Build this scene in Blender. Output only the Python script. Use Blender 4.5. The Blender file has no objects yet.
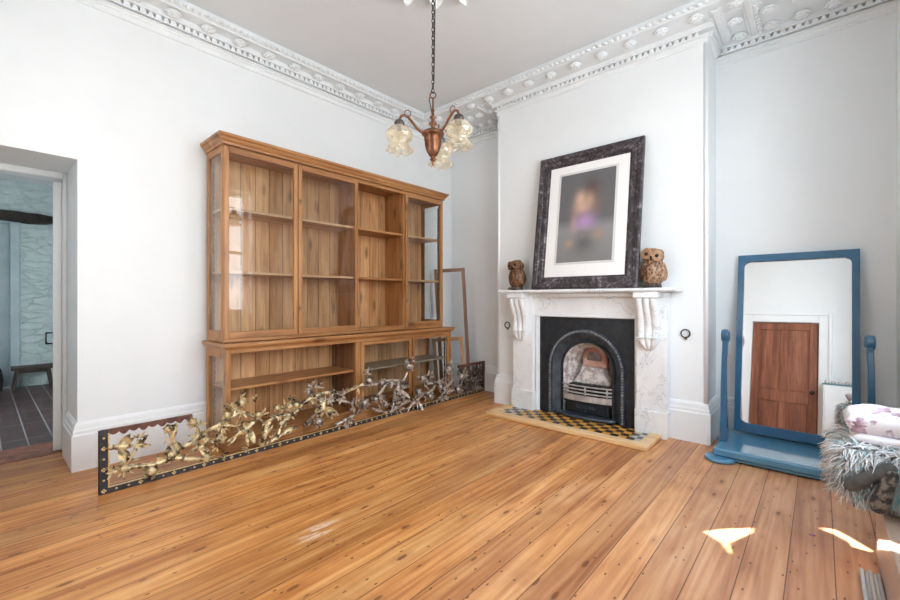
import bpy, bmesh, math, random
from mathutils import Vector, Matrix, Euler, geometry
random.seed(7)
PI = math.pi
SC = bpy.context.scene
COL = SC.collection

# ------------------------------------------------------------------ camera
FOC = 417.5; HOR = 299.0; YAW = math.radians(41.6)
CAM = Vector((3.877, 0.0, 1.2))
FW = Vector((-math.sin(YAW), math.cos(YAW), 0)); RT = Vector((math.cos(YAW), math.sin(YAW), 0))
cd = bpy.data.cameras.new('camera'); cam = bpy.data.objects.new('camera', cd); COL.objects.link(cam)
cam.location = CAM; cam.rotation_euler = (PI/2, 0, YAW)
cd.sensor_width = 36.0; cd.lens = FOC/900*36.0; cd.shift_y = -(300-HOR)/900.0
cd.clip_start = 0.02
SC.camera = cam

def at(px, py, axis, c):
    """point of the photograph on the plane axis = c (real place of the thing)"""
    d = FW + RT*((px-450)/FOC) + Vector((0, 0, 1))*((HOR-py)/FOC)
    i = 'xyz'.index(axis)
    return CAM + d*((c-CAM[i])/d[i])

# ------------------------------------------------------------------ materials
def new_mat(name):
    m = bpy.data.materials.new(name); m.use_nodes = True
    nt = m.node_tree; nt.nodes.clear()
    out = nt.nodes.new('ShaderNodeOutputMaterial')
    return m, nt, out
class N:
    def __init__(s, nt): s.nt = nt
    def node(s, t, **kw):
        n = s.nt.nodes.new(t)
        ins = kw.pop('ins', {})
        for k, v in kw.items(): setattr(n, k, v)
        for k, v in ins.items(): s.put(n, k, v)
        return n
    def put(s, n, k, v):
        sock = n.inputs[k]
        if isinstance(v, bpy.types.NodeSocket): s.nt.links.new(v, sock)
        elif isinstance(v, bpy.types.Node): s.nt.links.new(v.outputs[0], sock)
        else: sock.default_value = v
    def math(s, op, a, b=0.0, c=None):
        n = s.nt.nodes.new('ShaderNodeMath'); n.operation = op
        s.put(n, 0, a); s.put(n, 1, b)
        if c is not None: s.put(n, 2, c)
        return n.outputs[0]
    def ramp(s, fac, stops, interp='LINEAR'):
        n = s.nt.nodes.new('ShaderNodeValToRGB'); n.color_ramp.interpolation = interp
        e = n.color_ramp.elements
        while len(e) < len(stops): e.new(0.5)
        for i, (p, c) in enumerate(stops):
            e[i].position = p; e[i].color = (c[0], c[1], c[2], 1) if not isinstance(c, (int, float)) else (c, c, c, 1)
        s.put(n, 0, fac); return n.outputs[0]
    def mix(s, fac, a, b, mode='MIX'):
        n = s.nt.nodes.new('ShaderNodeMix'); n.data_type = 'RGBA'; n.blend_type = mode
        s.put(n, 0, fac); s.put(n, 6, a); s.put(n, 7, b); return n.outputs[2]
    def coord(s, scale=(1, 1, 1), loc=(0, 0, 0), src='Object', rot=(0, 0, 0)):
        t = s.node('ShaderNodeTexCoord')
        m = s.node('ShaderNodeMapping'); s.nt.links.new(t.outputs[src], m.inputs[0])
        m.inputs['Scale'].default_value = scale; m.inputs['Location'].default_value = loc; m.inputs['Rotation'].default_value = rot
        return m.outputs[0]
    def noise(s, vec, scale=5, detail=4, rough=.55, dist=0):
        return s.node('ShaderNodeTexNoise', ins={'Vector': vec, 'Scale': scale, 'Detail': detail, 'Roughness': rough, 'Distortion': dist}).outputs[0]
    def bump(s, h, strength=.3, dist=.01):
        return s.node('ShaderNodeBump', ins={'Height': h, 'Strength': strength, 'Distance': dist}).outputs[0]
def c4(c): return (c[0], c[1], c[2], 1)
def principled(n, out, **ins):
    p = n.node('ShaderNodeBsdfPrincipled')
    for k, v in ins.items(): n.put(p, k.replace('_', ' '), c4(v) if isinstance(v, tuple) and len(v) == 3 else v)
    n.nt.links.new(p.outputs[0], out.inputs[0]); return p

def mottled(name, c1, c2, scale=6, rough=.5, metal=0.0, bump=.15, bdist=.004, stretch=(1, 1, 1), lo=.35, hi=.65, coat=0.0):
    m, nt, out = new_mat(name); n = N(nt)
    v = n.coord(stretch)
    f = n.noise(v, scale, 6, .6)
    col = n.ramp(f, [(lo, c1), (hi, c2)])
    h = n.noise(v, scale*4, 4)
    principled(n, out, Base_Color=col, Roughness=rough, Metallic=metal, Normal=n.bump(h, bump, bdist), Coat_Weight=coat)
    return m

def wood(name, light, mid, dark, axis='z', scale=1.0, rough=.42, knots=True, board=None, board_axis='y', gap=.03, hue_var=.5, coat=.1):
    """grain along axis; optional boards of given width side by side along board_axis"""
    m, nt, out = new_mat(name); n = N(nt)
    st = {'x': (1.2, 16, 16), 'y': (16, 1.2, 16), 'z': (16, 16, 1.2)}[axis]
    base = n.coord((1, 1, 1))
    off = None
    if board:
        sep = n.node('ShaderNodeSeparateXYZ', ins={0: base})
        u = n.math('DIVIDE', sep.outputs['XYZ'.index(board_axis.upper())], board)
        idx = n.math('FLOOR', u); fr = n.math('FRACT', u)
        wn = n.node('ShaderNodeTexWhiteNoise', noise_dimensions='1D', ins={'W': idx})
        off = n.node('ShaderNodeVectorMath', operation='SCALE', ins={0: wn.outputs['Color'], 'Scale': 9.0}).outputs[0]
        base2 = n.node('ShaderNodeVectorMath', operation='ADD', ins={0: base, 1: off}).outputs[0]
    else: base2 = base
    mp = n.node('ShaderNodeMapping', ins={0: base2}); mp.inputs['Scale'].default_value = tuple(a*scale for a in st)
    v = mp.outputs[0]
    f1 = n.noise(v, 1.0, 6, .6, .6)
    f2 = n.noise(v, 4.0, 3, .6, .2)
    mp3 = n.node('ShaderNodeMapping', ins={0: base2}); mp3.inputs['Scale'].default_value = {'x': (.5, 4, 4), 'y': (4, .5, 4), 'z': (4, 4, .5)}[axis]
    f3 = n.noise(mp3.outputs[0], 1.0, 3, .5, .3)
    mixf = n.math('ADD', n.math('MULTIPLY', f1, .5), n.math('ADD', n.math('MULTIPLY', f2, .2), n.math('MULTIPLY', f3, .3)))
    col = n.ramp(mixf, [(.39, dark), (.5, mid), (.61, light)])
    if knots:
        mp2 = n.node('ShaderNodeMapping', ins={0: base2}); mp2.inputs['Scale'].default_value = {'x': (2.4, 7, 7), 'y': (7, 2.4, 7), 'z': (7, 7, 2.4)}[axis]
        vo = n.node('ShaderNodeTexVoronoi', ins={'Vector': mp2.outputs[0], 'Scale': 1.0})
        kn = n.ramp(vo.outputs['Distance'], [(.08, 1.0), (.22, 0.0)])
        col = n.mix(n.math('MULTIPLY', kn, .75), col, c4(tuple(a*.35 for a in dark)))
    if board:
        ton = n.math('ADD', n.math('MULTIPLY', wn.outputs['Value'], hue_var), 1-hue_var*.55)
        cm = n.node('ShaderNodeCombineColor', ins={0: ton, 1: ton, 2: ton}).outputs[0]
        col = n.mix(1.0, col, cm, 'MULTIPLY')
        g = n.math('LESS_THAN', n.math('MINIMUM', fr, n.math('SUBTRACT', 1.0, fr)), gap)
        col = n.mix(n.math('MULTIPLY', g, .8), col, c4(tuple(a*.25 for a in dark)))
    principled(n, out, Base_Color=col, Roughness=rough, Normal=n.bump(f2, .12, .002), Coat_Weight=coat, Coat_Roughness=.25)
    return m

def glass_pane(name, tint=(1, 1, 1), refl=.5, rough=0.0):
    m, nt, out = new_mat(name); n = N(nt)
    tr = n.node('ShaderNodeBsdfTransparent', ins={0: c4(tint)})
    gl = n.node('ShaderNodeBsdfGlossy', ins={0: (1, 1, 1, 1), 'Roughness': rough})
    fr = n.node('ShaderNodeFresnel', ins={'IOR': 1.52})
    gm = n.node('ShaderNodeNewGeometry')
    f = n.math('MULTIPLY', n.math('MULTIPLY', fr.outputs[0], refl), n.math('SUBTRACT', 1.0, gm.outputs['Backfacing']))
    nz = n.noise(n.coord((1, 1, 1)), 3.0, 2)
    n.put(gl, 'Normal', n.bump(nz, .06, .01))
    mx = n.node('ShaderNodeMixShader', ins={0: f, 1: tr, 2: gl})
    nt.links.new(mx.outputs[0], out.inputs[0]); return m

M = {}
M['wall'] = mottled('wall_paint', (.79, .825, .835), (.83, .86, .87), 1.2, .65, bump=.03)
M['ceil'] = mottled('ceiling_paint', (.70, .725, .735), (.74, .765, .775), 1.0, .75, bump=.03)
M['plaster'] = mottled('plaster_white', (.78, .81, .82), (.83, .855, .865), 4, .6, bump=.04)
M['trim'] = mottled('gloss_white', (.79, .82, .83), (.84, .865, .875), 2, .35, bump=.02)
M['pine'] = wood('pine_upright', (.50, .25, .095), (.37, .165, .055), (.22, .085, .025), 'z')
M['pine_y'] = wood('pine_lengthwise', (.50, .25, .095), (.37, .165, .055), (.22, .085, .025), 'y')
M['pine_pale'] = wood('pine_pale_edge', (.66, .43, .25), (.52, .31, .16), (.36, .19, .08), 'y')
M['pine_x'] = wood('pine_crosswise', (.60, .35, .16), (.47, .245, .095), (.31, .145, .05), 'x')
M['pine_board'] = wood('pine_boards', (.70, .42, .21), (.56, .30, .128), (.36, .17, .06), 'z', board=.128, board_axis='y', gap=.025, hue_var=.35)
M['oak_dark'] = wood('brown_frame_wood', (.30, .15, .07), (.19, .085, .04), (.09, .04, .02), 'z', knots=False)
M['oak_mid'] = wood('tan_frame_wood', (.56, .33, .17), (.44, .24, .11), (.28, .14, .06), 'z', knots=False)
M['door_wood'] = wood('old_door_pine', (.35, .135, .07), (.23, .078, .038), (.13, .04, .02), 'z', knots=False, rough=.5)
M['fender'] = wood('pale_fender_oak', (.85, .60, .33), (.76, .49, .23), (.58, .33, .13), 'x', knots=False)
M['bench'] = mottled('bench_wood', (.016, .011, .008), (.05, .034, .023), 20, .6, stretch=(2, .3, 2))
M['beam'] = mottled('beam_black', (.006, .005, .004), (.03, .022, .016), 18, .8, bump=.5, bdist=.02)
M['iron'] = mottled('cast_iron_black', (.012, .015, .019), (.03, .035, .042), 14, .42, .35, .2)
M['iron_blue'] = mottled('cast_iron_polished', (.05, .065, .085), (.10, .125, .16), 10, .35, .6, .15)
M['iron_bead'] = mottled('worn_iron_beading', (.11, .115, .125), (.34, .345, .355), 30, .4, .4, .3)
M['iron_worn'] = mottled('worn_bar_metal', (.32, .29, .28), (.62, .58, .56), 12, .45, .25, .3)
M['brick'] = mottled('fire_brick', (.30, .12, .085), (.62, .40, .33), 9, .9, bump=.5, bdist=.01)
M['ash'] = mottled('ashy_brick', (.36, .30, .285), (.78, .74, .71), 16, .9, bump=.5, bdist=.01, lo=.4, hi=.56)
M['soot'] = mottled('sooty_brick', (.09, .07, .06), (.24, .20, .18), 14, .9, bump=.4)
M['gilt'] = mottled('old_gilt', (.055, .032, .018), (.80, .65, .38), 22, .36, .4, .4, lo=.38, hi=.54)
M['tarnish'] = mottled('tarnished_bronze', (.05, .033, .03), (.62, .53, .44), 24, .36, .35, .4, lo=.38, hi=.55)
M['dark_bronze_carving'] = mottled('dark_bronze_carving', (.03, .017, .014), (.26, .19, .15), 24, .4, .3, .3, lo=.42, hi=.66)
M['goldline'] = mottled('gold_inlay', (.62, .46, .2), (.85, .68, .36), 30, .35, .6, .1)
M['lacquer'] = mottled('black_lacquer', (.016, .018, .024), (.045, .05, .06), 20, .35, 0, .1)
M['redbrown'] = mottled('red_brown_carving', (.07, .025, .017), (.17, .065, .04), 24, .5, 0, .3)
M['copper'] = mottled('aged_copper', (.10, .04, .022), (.30, .135, .075), 16, .32, .8, .15)
M['chain'] = mottled('dark_bronze', (.035, .03, .026), (.11, .09, .07), 40, .4, .7, .1)
M['blue'] = mottled('blue_gloss_paint', (.020, .105, .205), (.03, .135, .25), 3, .18, 0, .03, coat=.6)
M['blue_sheen'] = mottled('blue_gloss_painted_sheen', (.075, .24, .385), (.095, .28, .43), 3, .15, 0, .03, coat=.8)  # same blue, lightened: the base's reflection of bright wall put into its colour
M['brass'] = mottled('brass', (.22, .14, .06), (.45, .31, .14), 30, .35, .8, .1)
M['steel'] = mottled('grey_metal', (.42, .44, .45), (.62, .64, .65), 6, .35, .5, .05, stretch=(1, .1, 1))
M['white_paper'] = mottled('mat_board', (.83, .83, .82), (.86, .86, .85), 3, .8)
M['backing'] = mottled('board_backing', (.2, .14, .09), (.26, .18, .12), 5, .8)
M['quilt'] = mottled('white_quilt', (.80, .77, .80), (.88, .86, .88), 8, .85, bump=.3)
M['seat_paint'] = mottled('seat_front_paint', (.52, .39, .305), (.60, .46, .37), 2.5, .45, stretch=(3, .4, 3))
M['fur_white'] = mottled('fur_white', (.74, .76, .76), (.88, .89, .89), 40, .8)
M['fur_grey'] = mottled('fur_grey', (.34, .33, .31), (.56, .55, .53), 40, .8)
M['fur_aqua'] = mottled('fur_aqua', (.22, .44, .46), (.50, .70, .71), 40, .8)
M['fur_base'] = mottled('fur_backing', (.20, .21, .21), (.42, .44, .44), 30, .9)
M['shoe'] = mottled('shoe_fabric', (.06, .06, .057), (.115, .11, .10), 26, .8)
M['shoe_camo'] = mottled('shoe_patterned_fabric', (.035, .03, .028), (.20, .16, .13), 34, .8, lo=.47, hi=.55)
M['sole'] = mottled('rubber_sole', (.13, .14, .145), (.22, .23, .235), 10, .6)
M['tag'] = mottled('tan_tag', (.5, .38, .16), (.62, .48, .22), 10, .7)
M['purple'] = mottled('purple_petal', (.42, .16, .5), (.5, .2, .6), 10, .7)
M['shell'] = mottled('shell_pink', (.34, .15, .13), (.72, .66, .60), 22, .6, lo=.42, hi=.55)
M['teal'] = mottled('teal_paint', (.06, .20, .25), (.09, .26, .32), 5, .5)
M['gloss_dark'] = mottled('black_knob', (.01, .01, .01), (.025, .022, .02), 10, .25)
M['hall_door'] = mottled('hall_door_paint', (.28, .36, .38), (.36, .44, .46), 4, .5)
M['cloth_black'] = mottled('black_cloth', (.008, .008, .01), (.02, .02, .025), 8, .9)
M['pane'] = glass_pane('window_glass', refl=.5)
M['case_glass'] = glass_pane('bookcase_glass', (.96, .97, .97), refl=1.05)
M['mirror'] = (lambda: None)
def mk_mirror():
    m, nt, out = new_mat('mirror_silver'); n = N(nt)
    principled(n, out, Base_Color=(.93, .94, .94), Metallic=1.0, Roughness=0.0); return m
M['mirror'] = mk_mirror()

def mk_floor():
    m, nt, out = new_mat('old_pine_floorboards'); n = N(nt)
    base = n.coord()
    sep = n.node('ShaderNodeSeparateXYZ', ins={0: base}); X, Y = sep.outputs[0], sep.outputs[1]
    u = n.math('DIVIDE', n.math('SUBTRACT', X, .108), .159)
    idx = n.math('FLOOR', u); fr = n.math('FRACT', u)
    wn = n.node('ShaderNodeTexWhiteNoise', noise_dimensions='1D', ins={'W': idx})
    off = n.node('ShaderNodeVectorMath', operation='SCALE', ins={0: wn.outputs['Color'], 'Scale': 20.0}).outputs[0]
    b2 = n.node('ShaderNodeVectorMath', operation='ADD', ins={0: base, 1: off}).outputs[0]
    def mp(sc): 
        q = n.node('ShaderNodeMapping', ins={0: b2}); q.inputs['Scale'].default_value = sc; return q.outputs[0]
    f1 = n.noise(mp((9, .75, 1)), 1.0, 5, .55, 1.6)
    f2 = n.noise(mp((70, 2.2, 1)), 1.0, 4, .65, .3)
    f3 = n.noise(mp((3, .8, 1)), 1.0, 3, .5)
    rings = n.node('ShaderNodeTexWave', wave_type='BANDS', bands_direction='X', ins={'Vector': mp((3.2, .16, 1)), 'Scale': 2.2, 'Distortion': 16.0, 'Detail': 3.0, 'Detail Scale': 1.2}).outputs['Fac']
    mixf = n.math('ADD', n.math('ADD', n.math('MULTIPLY', f1, .44), n.math('MULTIPLY', f2, .16)), n.math('ADD', n.math('MULTIPLY', rings, .07), n.math('MULTIPLY', f3, .33)))
    col = n.ramp(mixf, [(.32, (.27, .082, .018)), (.44, (.48, .185, .048)), (.55, (.65, .305, .098)), (.68, (.76, .44, .18))])
    ton = n.math('ADD', n.math('MULTIPLY', wn.outputs['Value'], .34), .80)
    col = n.mix(1.0, col, n.node('ShaderNodeCombineColor', ins={0: ton, 1: ton, 2: ton}).outputs[0], 'MULTIPLY')
    # worn pinkish boards, plus the window glare painted paler towards that side
    wear_and_glare = n.math('MULTIPLY', n.ramp(n.math('ADD', n.math('DIVIDE', X, 5.0), n.math('MULTIPLY', n.noise(base, 1.3, 3), .3)), [(.62, 0.0), (.95, 1.0)]), .75)
    col = n.mix(wear_and_glare, col, n.ramp(mixf, [(.33, (.40, .165, .09)), (.50, (.65, .34, .205)), (.68, (.78, .49, .335))]))
    dirt = n.ramp(n.noise(base, 1.7, 5, .65), [(.50, 0.0), (.72, 1.0)])
    col = n.mix(n.math('MULTIPLY', dirt, .38), col, (.30, .105, .045, 1))
    vo = n.node('ShaderNodeTexVoronoi', voronoi_dimensions='2D', ins={'Vector': mp((9.0, 3.2, 1)), 'Scale': 1.0})
    rnd = n.node('ShaderNodeSeparateColor', ins={0: vo.outputs['Color']}).outputs[0]
    big = n.math('MULTIPLY', n.math('MAXIMUM', n.math('SUBTRACT', rnd, .45), 0.0), .19)
    kn = n.ramp(n.math('SUBTRACT', n.math('ADD', vo.outputs['Distance'], n.math('MULTIPLY', f2, .03)), big), [(.0, 1.0), (.03, 0.0)])
    kn = n.math('MULTIPLY', kn, n.math('GREATER_THAN', rnd, .5))
    soft = n.ramp(n.math('SUBTRACT', vo.outputs['Distance'], big), [(.0, 1.0), (.22, 0.0)])
    col = n.mix(n.math('MULTIPLY', n.math('MULTIPLY', soft, n.math('GREATER_THAN', rnd, .5)), .35), col, (.34, .11, .03, 1))
    col = n.mix(n.math('MULTIPLY', kn, .62), col, (.11, .030, .008, 1))
    v2 = n.node('ShaderNodeTexVoronoi', voronoi_dimensions='2D', ins={'Vector': mp((22, 9, 1)), 'Scale': 1.0})
    col = n.mix(n.math('MULTIPLY', n.math('MULTIPLY', n.math('LESS_THAN', v2.outputs['Distance'], .085), n.math('GREATER_THAN', n.node('ShaderNodeSeparateColor', ins={0: v2.outputs['Color']}).outputs[1], .82)), .8), col, (.06, .03, .02, 1))
    # pale scuff with its own shape
    sc = at(318, 531, 'z', 0)
    ex = n.math('DIVIDE', n.math('SUBTRACT', X, sc.x), .07); ey = n.math('DIVIDE', n.math('SUBTRACT', Y, sc.y), .16)
    rr = n.math('ADD', n.math('POWER', ex, 2), n.math('POWER', ey, 2))
    sm = n.math('MULTIPLY', n.ramp(rr, [(.2, 1.0), (1.0, 0.0)]), n.ramp(n.noise(mp((30, 8, 1)), 1, 4), [(.47, 0.0), (.58, .55)]))
    col = n.mix(sm, col, (.80, .66, .55, 1))
    g = n.math('LESS_THAN', n.math('MINIMUM', fr, n.math('SUBTRACT', 1.0, fr)), .012)
    yj = n.math('FRACT', n.math('ADD', n.math('DIVIDE', Y, 9.0), n.math('MULTIPLY', wn.outputs['Value'], 7.0)))
    gj = n.math('LESS_THAN', yj, .0005)
    gap = g
    col = n.mix(n.math('MULTIPLY', gap, .85), col, (.045, .018, .009, 1))
    rough = n.math('ADD', n.math('MULTIPLY', f3, .22), .30)
    h = n.math('SUBTRACT', n.math('MULTIPLY', f2, .25), n.math('MULTIPLY', gap, 1.0))
    principled(n, out, Base_Color=col, Roughness=rough, Normal=n.bump(h, .3, .003))
    return m
M['floor'] = mk_floor()

def mk_marble():
    m, nt, out = new_mat('white_veined_marble'); n = N(nt)
    v = n.coord((1, 1, 1), rot=(.5, .6, .2))
    nz = n.noise(v, 3.2, 7, .62, 1.2)
    vein = n.ramp(n.math('ABSOLUTE', n.math('SUBTRACT', nz, .5)), [(.0, 1.0), (.013, 0.0)])
    nz2 = n.noise(v, 8.0, 6, .6, 1.6)
    vein2 = n.ramp(n.math('ABSOLUTE', n.math('SUBTRACT', nz2, .52)), [(.0, .6), (.012, 0.0)])
    gate = n.ramp(n.noise(v, 2.0, 2), [(.42, 0.0), (.6, 1.0)])
    cloud = n.ramp(n.noise(v, 2.5, 4), [(.35, (.77, .80, .82)), (.6, (.84, .865, .88))])
    f = n.math('MULTIPLY', n.math('MAXIMUM', vein, vein2), gate)
    col = n.mix(n.math('MULTIPLY', f, .62), cloud, (.30, .31, .33, 1))
    principled(n, out, Base_Color=col, Roughness=.28)
    return m
M['marble'] = mk_marble()

def mk_checker():
    m, nt, out = new_mat('checkered_hearth_tiles'); n = N(nt)
    base = n.coord((1, 1, 1), loc=(-.01, -.02, 0))
    ch = n.node('ShaderNodeTexChecker', ins={'Vector': base, 'Scale': 1/.068, 'Color1': (.72, .37, .065, 1), 'Color2': (.018, .010, .010, 1)})
    nz = n.noise(base, 14, 4)
    sep = n.node('ShaderNodeSeparateXYZ', ins={0: base})
    ends = n.ramp(sep.outputs[0], [(0.0, 1.0), (.001, 0.0)])
    ax = n.math('ABSOLUTE', sep.outputs[0])
    e = n.math('GREATER_THAN', ax, .56)
    ch2 = n.node('ShaderNodeTexChecker', ins={'Vector': base, 'Scale': 1/.068, 'Color1': (.50, .49, .45, 1), 'Color2': (.06, .06, .07, 1)})
    col = n.mix(e, ch.outputs[0], ch2.outputs[0])
    col = n.mix(.25, col, n.ramp(nz, [(.3, (.2, .12, .05)), (.7, (.75, .6, .4))]), 'SOFT_LIGHT')
    fx = n.math('FRACT', n.math('DIVIDE', sep.outputs[0], .068)); fy = n.math('FRACT', n.math('DIVIDE', sep.outputs[1], .068))
    gr = n.math('LESS_THAN', n.math('MINIMUM', fx, fy), .035)
    col = n.mix(gr, col, (.25, .2, .15, 1))
    principled(n, out, Base_Color=col, Roughness=.35); return m
M['checker'] = mk_checker()

def mk_tile():
    m, nt, out = new_mat('dark_quarry_tiles'); n = N(nt)
    base = n.coord()
    sep = n.node('ShaderNodeSeparateXYZ', ins={0: base})
    fx = n.math('FRACT', n.math('DIVIDE', sep.outputs[0], .62)); fy = n.math('FRACT', n.math('DIVIDE', n.math('ADD', sep.outputs[1], .045), .155))
    gr = n.math('MAXIMUM', n.math('LESS_THAN', fx, .012), n.math('LESS_THAN', fy, .05))
    col = n.ramp(n.noise(base, 4, 5), [(.35, (.026, .010, .010)), (.65, (.075, .026, .022))])
    col = n.mix(gr, col, (.34, .32, .34, 1))
    principled(n, out, Base_Color=col, Roughness=.35); return m
M['tile'] = mk_tile()

def mk_stone():
    m, nt, out = new_mat('painted_stone_wall'); n = N(nt)
    v = n.coord((1, 2.6, 7.0))
    w = n.node('ShaderNodeVectorMath', operation='ADD', ins={0: v, 1: n.node('ShaderNodeVectorMath', operation='SCALE', ins={0: n.node('ShaderNodeTexNoise', ins={'Vector': v, 'Scale': 1.4, 'Detail': 3.0}).outputs['Color'], 'Scale': .9}).outputs[0]}).outputs[0]
    vo = n.node('ShaderNodeTexVoronoi', feature='DISTANCE_TO_EDGE', ins={'Vector': w, 'Scale': 1.4})
    h = n.ramp(vo.outputs['Distance'], [(.0, 0.0), (.10, 1.0)])
    nz = n.noise(n.coord((1, 1, 2)), 9, 6, .65)
    hh = n.math('ADD', n.math('MULTIPLY', h, .75), n.math('MULTIPLY', nz, .6))
    col = n.ramp(nz, [(.3, (.36, .46, .455)), (.65, (.48, .56, .55))])
    col = n.mix(n.math('MULTIPLY', n.math('SUBTRACT', 1.0, h), .12), col, (.25, .31, .31, 1))
    principled(n, out, Base_Color=col, Roughness=.7, Normal=n.bump(hh, .55, .03)); return m
M['stone'] = mk_stone()

def mk_distressed():
    m, nt, out = new_mat('distressed_dark_frame'); n = N(nt)
    v = n.coord((1, 1, 1))
    a = n.noise(n.coord((5, 5, 5)), 1.6, 6, .8, 1.5)
    b = n.noise(v, 34, 5, .7)
    col = n.ramp(n.math('ADD', n.math('MULTIPLY', a, .6), n.math('MULTIPLY', b, .4)), [(.40, (.012, .010, .012)), (.49, (.035, .025, .026)), (.55, (.085, .075, .09)), (.62, (.30, .27, .28))])
    principled(n, out, Base_Color=col, Roughness=.45, Normal=n.bump(b, .3, .004)); return m
M['distress'] = mk_distressed()

def mk_photo():
    """a softly blurred portrait print: grey ground, a child in lilac (u across, v up, 0..1)"""
    m, nt, out = new_mat('blurred_portrait_print'); n = N(nt)
    t = n.node('ShaderNodeTexCoord')
    sep = n.node('ShaderNodeSeparateXYZ', ins={0: t.outputs['UV']}); u, v = sep.outputs[0], sep.outputs[1]
    col = n.ramp(v, [(0.0, (.20, .20, .20)), (.36, (.25, .25, .25)), (.48, (.12, .12, .12)), (1.0, (.13, .13, .135))])
    blobs = [(.50, .20, .30, .17, (.10, .10, .10), .85), (.58, .78, .21, .19, (.075, .05, .045), .9), (.66, .62, .2, .2, (.20, .13, .11), .7),
             (.40, .70, .15, .13, (.60, .40, .30), .95), (.56, .68, .12, .12, (.50, .31, .22), .8), (.44, .60, .22, .12, (.60, .38, .28), .85),
             (.30, .42, .10, .16, (.46, .31, .23), .7), (.50, .44, .25, .125, (.44, .27, .50), .95), (.22, .21, .12, .07, (.44, .30, .20), .7),
             (.74, .29, .16, .08, (.38, .25, .18), .75), (.48, .31, .24, .05, (.20, .17, .17), .8)]
    for (x, y, a, b, c, k) in blobs:
        dx = n.math('DIVIDE', n.math('SUBTRACT', u, x), a); dy = n.math('DIVIDE', n.math('SUBTRACT', v, y), b)
        r = n.math('ADD', n.math('MULTIPLY', dx, dx), n.math('MULTIPLY', dy, dy))
        f = n.math('MULTIPLY', n.math('EXPONENT', n.math('MULTIPLY', r, -2.1)), k)
        col = n.mix(f, col, c4(c))
    principled(n, out, Base_Color=col, Roughness=.5); return m
M['photo'] = mk_photo()

def mk_owl(name, a, b, c):
    m, nt, out = new_mat(name); n = N(nt)
    v = n.coord((1, 1, .7))
    vo = n.node('ShaderNodeTexVoronoi', ins={'Vector': v, 'Scale': 62.0})
    nz = n.noise(v, 12, 4)
    f = n.math('ADD', n.math('MULTIPLY', vo.outputs['Distance'], .55), n.math('MULTIPLY', nz, .6))
    col = n.ramp(f, [(.34, a), (.52, b), (.72, c)])
    principled(n, out, Base_Color=col, Roughness=.5, Normal=n.bump(vo.outputs['Distance'], .8, .006)); return m
M['owl_pale'] = mk_owl('owl_pale_wood', (.055, .024, .011), (.20, .095, .048), (.40, .26, .165))
M['owl_dark'] = mk_owl('owl_dark_wood', (.025, .009, .004), (.10, .036, .014), (.22, .11, .05))
M['owl_disc'] = mottled('owl_face_disc', (.26, .13, .06), (.44, .26, .14), 60, .5)
M['owl_disc_dark'] = mottled('owl_dark_face_disc', (.10, .04, .018), (.26, .12, .055), 60, .5)

def mk_shade():
    m, nt, out = new_mat('amber_frilled_glass'); n = N(nt)
    nz = n.noise(n.coord((1, 1, .6)), 22, 2)
    c = n.ramp(nz, [(.35, (.90, .80, .62)), (.62, (.96, .93, .86))])
    tr = n.node('ShaderNodeBsdfTransparent', ins={0: (1, .965, .88, 1)})
    tl = n.node('ShaderNodeBsdfTranslucent', ins={0: c}); df = n.node('ShaderNodeBsdfDiffuse', ins={0: c})
    gl = n.node('ShaderNodeBsdfGlossy', ins={0: (1, 1, 1, 1), 'Roughness': .08})
    a = n.node('ShaderNodeMixShader', ins={0: .45, 1: tl, 2: df})
    b = n.node('ShaderNodeMixShader', ins={0: n.math('ADD', n.math('MULTIPLY', nz, .45), .0), 1: tr, 2: a})
    lw = n.node('ShaderNodeLayerWeight', ins={'Blend': .35})
    d = n.node('ShaderNodeMixShader', ins={0: n.math('MULTIPLY', lw.outputs['Facing'], .5), 1: b, 2: gl})
    nt.links.new(d.outputs[0], out.inputs[0]); return m
M['shade'] = mk_shade()

def mk_sun_mask():  # translucent fabric of the added sheet that shapes the sun and fills softly
    m, nt, out = new_mat('sun_mask_fabric'); n = N(nt)
    c = n.ramp(n.noise(n.coord((4, 4, 60)), 6, 3), [(.3, (.80, .79, .77)), (.7, (.86, .85, .83))])
    tl = n.node('ShaderNodeBsdfTranslucent', ins={0: c}); df = n.node('ShaderNodeBsdfDiffuse', ins={0: c})
    a = n.node('ShaderNodeMixShader', ins={0: .90, 1: tl, 2: df})
    nt.links.new(a.outputs[0], out.inputs[0]); return m
M['sun_mask'] = mk_sun_mask()

def mk_pillow():
    m, nt, out = new_mat('white_pillow_plum_flowers'); n = N(nt)
    v = n.coord()
    f = n.ramp(n.noise(v, 9, 3, .5, .8), [(.52, 0.0), (.56, 1.0)])
    c = n.mix(f, (.84, .79, .81, 1), n.ramp(n.noise(v, 18, 2), [(.4, (.24, .10, .14)), (.6, (.62, .46, .54))]))
    principled(n, out, Base_Color=c, Roughness=.85); return m
M['pillow'] = mk_pillow()

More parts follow.
